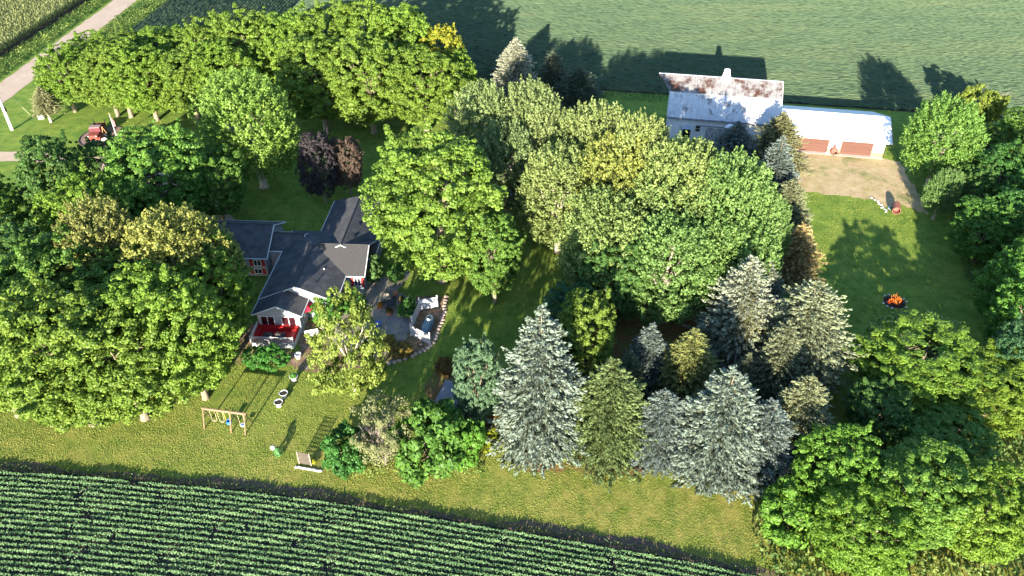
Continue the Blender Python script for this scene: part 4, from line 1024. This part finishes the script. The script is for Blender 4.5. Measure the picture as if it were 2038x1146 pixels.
# low garden shed
S0 = G(857, 838); sh = thing('garden_shed', S0, math.radians(-16), 'low shed with weathered grey flat roof below patio', 'shed')
M_ROOFW = mat('weathered_boards', (.27, .24, .24), (.17, .16, .18), 2, .8, .01, 10, c3=(.14, .17, .24), s3=.8)
rb_ = MB().box((0, 0, 0), (.245, 4.7, .04)).mesh('roof_board'); rb_.materials.append(M_ROOFW)
for k in range(14):
    o = link('roof_board', rb_, sh, None, (.13+k*.25, 2.2, 1.36+rnd.uniform(-.006, .006))); o.rotation_euler = (.03, 0, 0)
MB().box((1.75, 2.25, .62), (3.1, 4.0, 1.22)).build('wall', mat('shaded_shed_boards', (.06, .05, .05), (.035, .03, .03), 4), sh)  # dark shade of the front face put into the wall colour
MB().box((1.75, -.14, 1.30), (3.5, .05, .14)).build('fascia', M_ROOFW, sh)

# ------------------------------------------------------------------ yard things
sw_ = thing('swing_set', (G(409.5, 854)+G(491, 865))/2+Vector((0, .75, 0)), 0, 'wooden A-frame swing set with four swings', 'swing set')
M_CEDAR = mat('cedar', (.27, .175, .115), (.21, .135, .085), 3, .8, stretch=(1, 1, .3))
aL, aR, aM = G(409.5, 854), G(491, 865), G(464, 859.5)
swd = (aR-aL); sw_.rotation_euler = (0, 0, math.atan2(swd.y, swd.x)); SL = swd.length; SH = 2.1
def swx(p): return (p-aL).length-SL/2
MB().box((0, 0, 0), (SL+.3, .14, .22)).build('beam', M_CEDAR, sw_, (0, 0, SH))
for x in (-SL/2, swx(aM), SL/2):
    for s in (-1, 1): MB().tube([(0, s*.78, 0), (0, s*.08, SH)], .06, 6).build('leg', M_CEDAR, sw_, (x, 0, 0))
    MB().tube([(x, -.42, 1.15), (x, .42, 1.15)], .045, 5).build('cross_tie', M_CEDAR, sw_)
    if x > -SL/2: MB().tube([(x-.3, 0, SH-.05), (x-.02, 0, SH-.55)], .035, 5).build('knee_brace', M_CEDAR, sw_)
M_YEL = mat('yellow_plastic', (.62, .46, .10), (.55, .40, .08), 3, .5); M_BLU = mat('blue_plastic', (.05, .22, .50), (.04, .18, .45), 3, .4)
M_CHN = mat('chain', (.55, .48, .30), (.45, .38, .22), 5, .6)
def swing(x, kind):
    if kind == 'belt':
        q = MB(); pts = [(-.25+.05*k, 0, .52+.16*((k-5)/5)**2) for k in range(11)]
        for p0, p1 in zip(pts, pts[1:]): q.slab([(p0[0], -.09, p0[2]), (p1[0], -.09, p1[2]), (p1[0], .09, p1[2]), (p0[0], .09, p0[2])], .02)
        s = q.build('swing_seat', M_CHN, sw_, (x, 0, 0)); top = .68
    elif kind == 'bucket':
        s = MB().lathe([(.16, .42), (.25, .5), (.27, .82), (.22, .82), (.18, .55)], 12).build('swing_seat', M_BLU, sw_, (x, 0, 0)); top = .8
    else:
        q = MB(); q.tube([(.2*math.cos(a*.5236), .2*math.sin(a*.5236), .5) for a in range(13)], .06, 6, False)
        s = q.build('swing_seat', M_TRIM, sw_, (x, 0, 0)); top = .52
        MB().lathe([(.14, .45), (.17, .5), (.14, .55)], 10).build('seat_disc', M_BLU, s)
    for e in (-.25, .25): MB().tube([(e, 0, top), (e*1.15, 0, SH-.05)], .02 if kind != 'bucket' else .032, 4).build('chain', M_YEL if kind == 'bucket' else M_CHN, s)
for f_, k in ((.20, 'belt'), (.385, 'belt'), (.55, 'bucket'), (.88, 'disc')): swing(-SL/2+SL*f_, k)
# white tubs on the lawn
def lawn_tub(px, py, lab, r=.42, h=.62, pl=None):
    t = thing('lawn_planter', G(px, py), 0, lab, 'planter', 'white planters on the lawn')
    MB().lathe([(r*.62, 0), (r*.72, .08), (r*.55, h*.45), (r*.95, h*.85), (r*1.1, h), (r*.95, h), (r*.85, h*.8)], 16).build('urn', M_TRIM, t, smooth=True)
    MB().lathe([(r*.92, h*.84), (r*.5, h*.92), (r*.1, h*.95)], 12).build('soil', M_SOIL, t)
    if pl:
        k = 90; d = sph(k); d[:, 2] = np.abs(d[:, 2]); me = leaf_mesh('plant', d*r*.8+[0, 0, h], d, .2, .12, rng.random(k), M_WAL); o = link('plant', me, t); o.color = (.5, .9, 1, 1)
lawn_tub(556, 808, 'front white urn of the pair right of swing set'); lawn_tub(566, 790, 'rear white urn of the pair right of swing set')
lawn_tub(586, 757, 'white urn with green plant by thin tree', pl=1)
# globe ornament, trellis bed, bird house
go = thing('globe_ornament', G(552, 905), 0, 'white globe ornament leaning over green stems on lawn', 'ornament')
MB().lathe([(.02, -.24), (.17, -.17), (.24, 0), (.17, .17), (.02, .24)], 12).build('globe', M_TRIM, go, (-.25, 0, 1.0), True)
MB().tube([(0, 0, 0), (-.05, 0, .5), (-.25, 0, .8)], .03, 5).build('stem', mat('green_metal', (.10, .22, .12)), go)
k = 130; d = sph(k); d[:, 2] = np.abs(d[:, 2]); o = link('plant', leaf_mesh('plant', d*[.4, .35, .9]+[.15, 0, .1], d, .25, .12, rng.random(k), M_WAL), go); o.color = (.6, 1, 2.2, 1)
tr_ = thing('garden_trellis', G(608, 925), math.radians(-12), 'square netted trellis on a small stone edged bed', 'trellis')
q = MB()
for x in np.linspace(-.55, .55, 10): q.box((x, 0, .85), (.045, .03, 1.5))
for z in np.linspace(.15, 1.6, 11): q.box((0, .0, z), (1.15, .035, .045))
q.build('netting', mat('trellis_wood', (.15, .125, .105), (.10, .08, .065), 4), tr_)
for x in (-.6, .6): MB().box((x, 0, .85), (.09, .09, 1.7)).build('post', mat('trellis_post', (.36, .29, .22)), tr_)
stw = [blob_mesh('stone', (.17, .14, .10), 30+i, .2, 7, 4) for i in range(2)]
for me in stw: me.materials.append(M_TRIM)
for i in range(11): link('stone', stw[i % 2], tr_, None, (-.7+i*.24, -.45+rnd.uniform(-.04, .04), .05))
fl = thing('flower_clump', G(622, 922), 0, 'yellow flower clump beside the netted trellis', 'flowers')
k = 200; d = sph(k); d[:, 2] = np.abs(d[:, 2]); o = link('blooms', leaf_mesh('blooms', d*[.5, .3, .45]*rng.uniform(.6, 1, (k, 1))+[0, 0, .15], d, .14, .1, rng.random(k), M_WAL), fl); o.color = (2.4, 1.6, 1, 1)
q = MB()
for a in range(7): q.tube([(0, 0, 0), (.35*math.cos(a*.9), .2*math.sin(a*.9), .4)], .012, 4)
q.build('stems', mat('green_stem', (.08, .15, .04)), fl)
bh = thing('bird_house', G(655, 918), .4, 'red roofed bird house on a pole beside dark bush', 'bird house')
MB().tube([(0, 0, 0), (0, 0, 1.5)], .035, 6).build('pole', M_CEDAR, bh); MB().box((0, 0, 1.62), (.36, .36, .3)).build('box', M_CEDAR, bh)
for s in (-1, 1): MB().slab([(-.38, 0, 2.0), (.38, 0, 2.0), (.38, s*.36, 1.74), (-.38, s*.36, 1.74)], .03).build('roof', mat('red_roof', (.48, .12, .07)), bh)
# burn drum
dr_ = thing('burn_barrel', G(1780, 415), 0, 'rusty red burn barrel with a hole in its side', 'barrel')
MB().lathe([(.52, .0), (.54, .55), (.52, .6), (.54, 1.2), (.52, 1.25), (.54, 1.8), (.48, 1.8), (.46, 1.0)], 18).build('drum', M_RUST, dr_)
MB().lathe([(.20, 0), (.20, .04)], 8).build('draft_hole', M_DARK, dr_); o = dr_.children[-1]; o.rotation_euler = (math.pi/2, 0, -.35); o.location = (-.19, -.50, .95)
MB().poly([(0, 0, 0), (.28, 0, .05), (.25, -.12, .5), (.02, -.10, .42)]).build('bent_flap', M_STEEL_SHADE, dr_, (-.52, -.45, .68))
for i in range(12):
    a = i*.52; link('stone', stw[i % 2], dr_, None, (.75*math.cos(a)-.0, .62*math.sin(a), .04))
rub = thing('rubble_line', G(1752, 400), 0, 'broken line of pale rubble curving left of barrel', 'rubble')
pth = [G(1735, 393), G(1750, 404), G(1756, 414), G(1768, 423)]
for a, b_ in zip(pth, pth[1:]):
    for i in range(5): o = link('stone', stw[i % 2], rub, None, a.lerp(b_, i/5)-rub.location+Vector((rnd.uniform(-.2, .2), rnd.uniform(-.15, .15), .03))); o.rotation_euler = (0, 0, rnd.random()*6)
# bonfire
bf = thing('bonfire', G(1780, 601), 0, 'burning wood pile in a ring of stones on shaded lawn', 'bonfire')
M_CHAR = mat('charred_wood', (.05, .035, .03), (.02, .015, .015), 6, .9); M_FLAME = emit_mat('flame', (1.0, .13, .01), (1.0, .45, .08), .24)
M_LOG = mat('scorched_log', (.20, .085, .035), (.07, .035, .02), 5, .9); M_EMB = emit_mat('ember', (.25, .02, .005), (.9, .15, .02), .2)
MB().lathe([(1.25, .0), (1.1, .05), (.2, .12)], 16).build('ash_bed', M_CHAR, bf)
for i in range(16):
    a = i*2.39; l_ = rnd.uniform(.7, 1.1)
    MB().tube([(l_*math.cos(a), l_*math.sin(a), .08), (.12*math.cos(a+2.6), .12*math.sin(a+2.6), rnd.uniform(.5, 1.0))], [.09, .06], 6).build('log', (M_EMB, M_CHAR, M_LOG, M_CHAR)[i % 4], bf)
for i in range(22):
    a = rnd.random()*6.28; rr = rnd.random()**.6*.75; h_ = rnd.uniform(.45, 1.25)*(1.15-rr*.7)
    x, y = rr*math.cos(a), rr*math.sin(a)
    MB().tube([(0, 0, 0), (.05, -.03, h_*.35), (.0+rnd.uniform(-.1, .1), 0, h_*.7), (rnd.uniform(-.15, .15), 0, h_)], [.05, .10, .05, .008], 5).build('flame', M_FLAME, bf, (x, y, .15))
for i in (0, 1, 4, 5, 8, 9, 10, 13):
    a = i*.419; o = link('stone', stm[i % 3] if False else stw[i % 2], bf, None, (1.45*math.cos(a), 1.4*math.sin(a), .06)); o.scale = (.9, .9, .8)

# flagpole bed by the drive
M_BED = mat('bed_mulch', (.30, .20, .16), (.20, .13, .10), 3, .95, .05, 9)
bc = G(204, 272); ex = (G(246, 272)-bc).length; ey = (G(204, 246)-bc).length*.72
sheet('flower_bed', [bc+Vector((ex*math.cos(a*.2618), ey*math.sin(a*.2618), 0)) for a in range(24)], .03, M_BED, .8, .08, 15)
be = thing('bed_edging', bc, 0, 'dark curved edging round the flagpole flower bed', 'edging')
q = MB(); q.tube([(ex*1.01*math.cos(a*.1963), ey*1.01*math.sin(a*.1963), .06) for a in range(33)], .09, 5, False); q.build('edging_strip', mat('dark_edging', (.07, .05, .05)), be)
fp = thing('flagpole', G(234, 277.5), 0, 'white flagpole with limp flag on the flower bed', 'flagpole')
FH = height_of(G(234, 277.5), 226)
MB().tube([(0, 0, 0), (0, 0, FH)], [.075, .045], 8).build('pole', M_TRIM, fp); MB().lathe([(.01, -.1), (.1, 0), (.01, .1)], 8).build('finial', mat('gold_ball', (.5, .36, .12)), fp, (0, 0, FH+.08))
q = MB()
fz = [FH-.7, FH-2.3]; cols = 6
for s in range(cols):
    x0, x1 = .05+s*.06, .05+(s+1)*.06; y0, y1 = .06*math.sin(s*2), .06*math.sin((s+1)*2)
    q.poly([(x0, y0, fz[1]+s*.03), (x1, y1, fz[1]+(s+1)*.03), (x1, y1, fz[0]-s*.12), (x0, y0, fz[0]-max(0, s-1)*.12)])
fo = q.build('flag', mat('flag_cloth', (.55, .30, .32), (.50, .08, .10), 2.5, .8, stretch=(6, 6, 1)), fp)
# old red truck, parked as an ornament
tk = thing('old_truck', G(194, 273), math.radians(6), 'old red truck parked on the flagpole flower bed', 'truck')
M_TRED = mat('faded_red', (.24, .06, .04), (.18, .04, .03), 2, .6); M_TDK = mat('shaded_red', (.14, .03, .04), (.09, .02, .03), 2, .6); M_TYRE = mat('tyre', (.02, .02, .022))  # cab and bed get a darker red, their shade put into the colour
MB().box((0, -.95, .78), (1.5, 1.5, .62)).box((0, -1.72, .62), (1.35, .08, .5)).build('hood', M_TRED, tk)
MB().box((0, .35, 1.05), (1.7, 1.1, 1.25)).build('cab', M_TDK, tk); MB().box((0, .35, 1.72), (1.62, 1.05, .1)).build('cab_roof', mat('pink_faded_roof', (.32, .22, .21), (.25, .17, .165)), tk)
MB().slab([(-.72, -.23, 1.16), (.72, -.23, 1.16), (.72, -.20, 1.62), (-.72, -.20, 1.62)], .02).build('windshield', M_GLASS, tk)
MB().box((0, 1.75, .85), (1.75, 1.6, .1)).box((-.85, 1.75, 1.15), (.06, 1.6, .6)).box((.85, 1.75, 1.15), (.06, 1.6, .6)).box((0, .96, 1.15), (1.7, .06, .6)).box((0, 2.54, 1.1), (1.7, .06, .5)).build('bed', M_TDK, tk)
for s in (-1, 1):
    for y in (.98, 2.5): MB().box((s*.86, y, 1.6), (.09, .09, .9)).build('stake', M_DARK, tk)
    MB().box((s*.86, -1.1, .62), (.3, .9, .12)).box((s*.86, -1.52, .45), (.3, .1, .35)).build('fender', M_TRED, tk)
    MB().lathe([(.11, 0), (.12, .1), (.02, .14)], 10).build('headlight', M_TRIM, tk, (s*.58, -1.72, .95)); tk.children[-1].rotation_euler = (math.pi/2, 0, 0)
    for y in (-1.1, 1.7):
        w_ = MB().lathe([(.30, -.09), (.36, -.06), (.36, .06), (.30, .09)], 14).build('wheel', M_TYRE, tk, (s*.86, y, .36)); w_.rotation_euler = (0, math.pi/2, 0)
        MB().lathe([(.18, -.1), (.18, .1)], 10).build('rim', M_TRED, w_)
tp = thing('wood_tripod', G(209, 271), .3, 'tripod of orange wooden poles beside the old truck', 'tripod')
for a in range(3): MB().tube([(.55*math.cos(a*2.09), .55*math.sin(a*2.09), 0), (.05*math.cos(a*2.09+2), .05*math.sin(a*2.09+2), 1.7)], .05, 5).build('pole', mat('orange_wood', (.55, .30, .13), (.45, .24, .1)), tp)
for px, py, s, lab in ((209.5, 281, .55, 'larger white boulder at front of flower bed'), (213, 269, .42, 'smaller white boulder in middle of flower bed')):
    o = link('boulder', blob_mesh('boulder', (s, s*.8, s*.75), int(px), .16, 9, 6), None, mat('white_stone', (.68, .62, .56), (.55, .49, .44), 3, .9), G(px, py)+Vector((0, 0, s*.4))); tag(o, lab, 'boulder', 'white boulders in the flower bed')
# utility pole, guy guard, box
up = thing('utility_pole', G(24, 258.5), 0, 'pale grey utility pole at left edge by the road', 'utility pole')
MB().tube([(0, 0, 0), (0, 0, 11)], [.24, .17], 10).build('pole', mat('pale_pole', (.62, .60, .60), (.52, .50, .50), 3, .8, stretch=(2, 2, .2)), up)
MB().box((.28, 0, 3.6), (.25, .2, .7)).build('meter_box', M_DARK, up); MB().tube([(.24, -.05, 0), (.22, -.05, 3.2)], .04, 6).build('conduit', M_TRIM, up)
MB().box((0, 0, 10.4), (2.4, .12, .14)).build('cross_arm', M_CEDAR, up)
for x in (-1.0, -.4, .4, 1.0): MB().lathe([(.04, 0), (.07, .08), (.04, .18)], 8).build('insulator', M_TRIM, up, (x, 0, 10.47))
gy = thing('guy_guard', G(60, 228), 0, 'thin pale guy wire guard leaning in the grass', 'guy guard')
tdir = (Vector((up.location.x, up.location.y, 9))-gy.location).normalized()
MB().tube([(0, 0, 0), tuple(tdir*2.3)], .045, 6).build('guard', mat('cream_plastic', (.66, .62, .42)), gy); MB().tube([tuple(tdir*2.3), tuple(Vector((up.location.x, up.location.y, 9))-gy.location)], .008, 4).build('wire', M_STEEL_SHADE, gy)
ub = thing('utility_box', G(83, 236), .3, 'small pale utility box beside the lean spruce', 'utility box')
MB().box((0, 0, .35), (.9, .5, .7)).build('cabinet', mat('pale_green_box', (.55, .60, .52), (.5, .55, .48)), ub); MB().box((0, 0, .73), (.96, .56, .06)).build('lid', mat('pale_green_box', (.5, .5, .5)), ub)
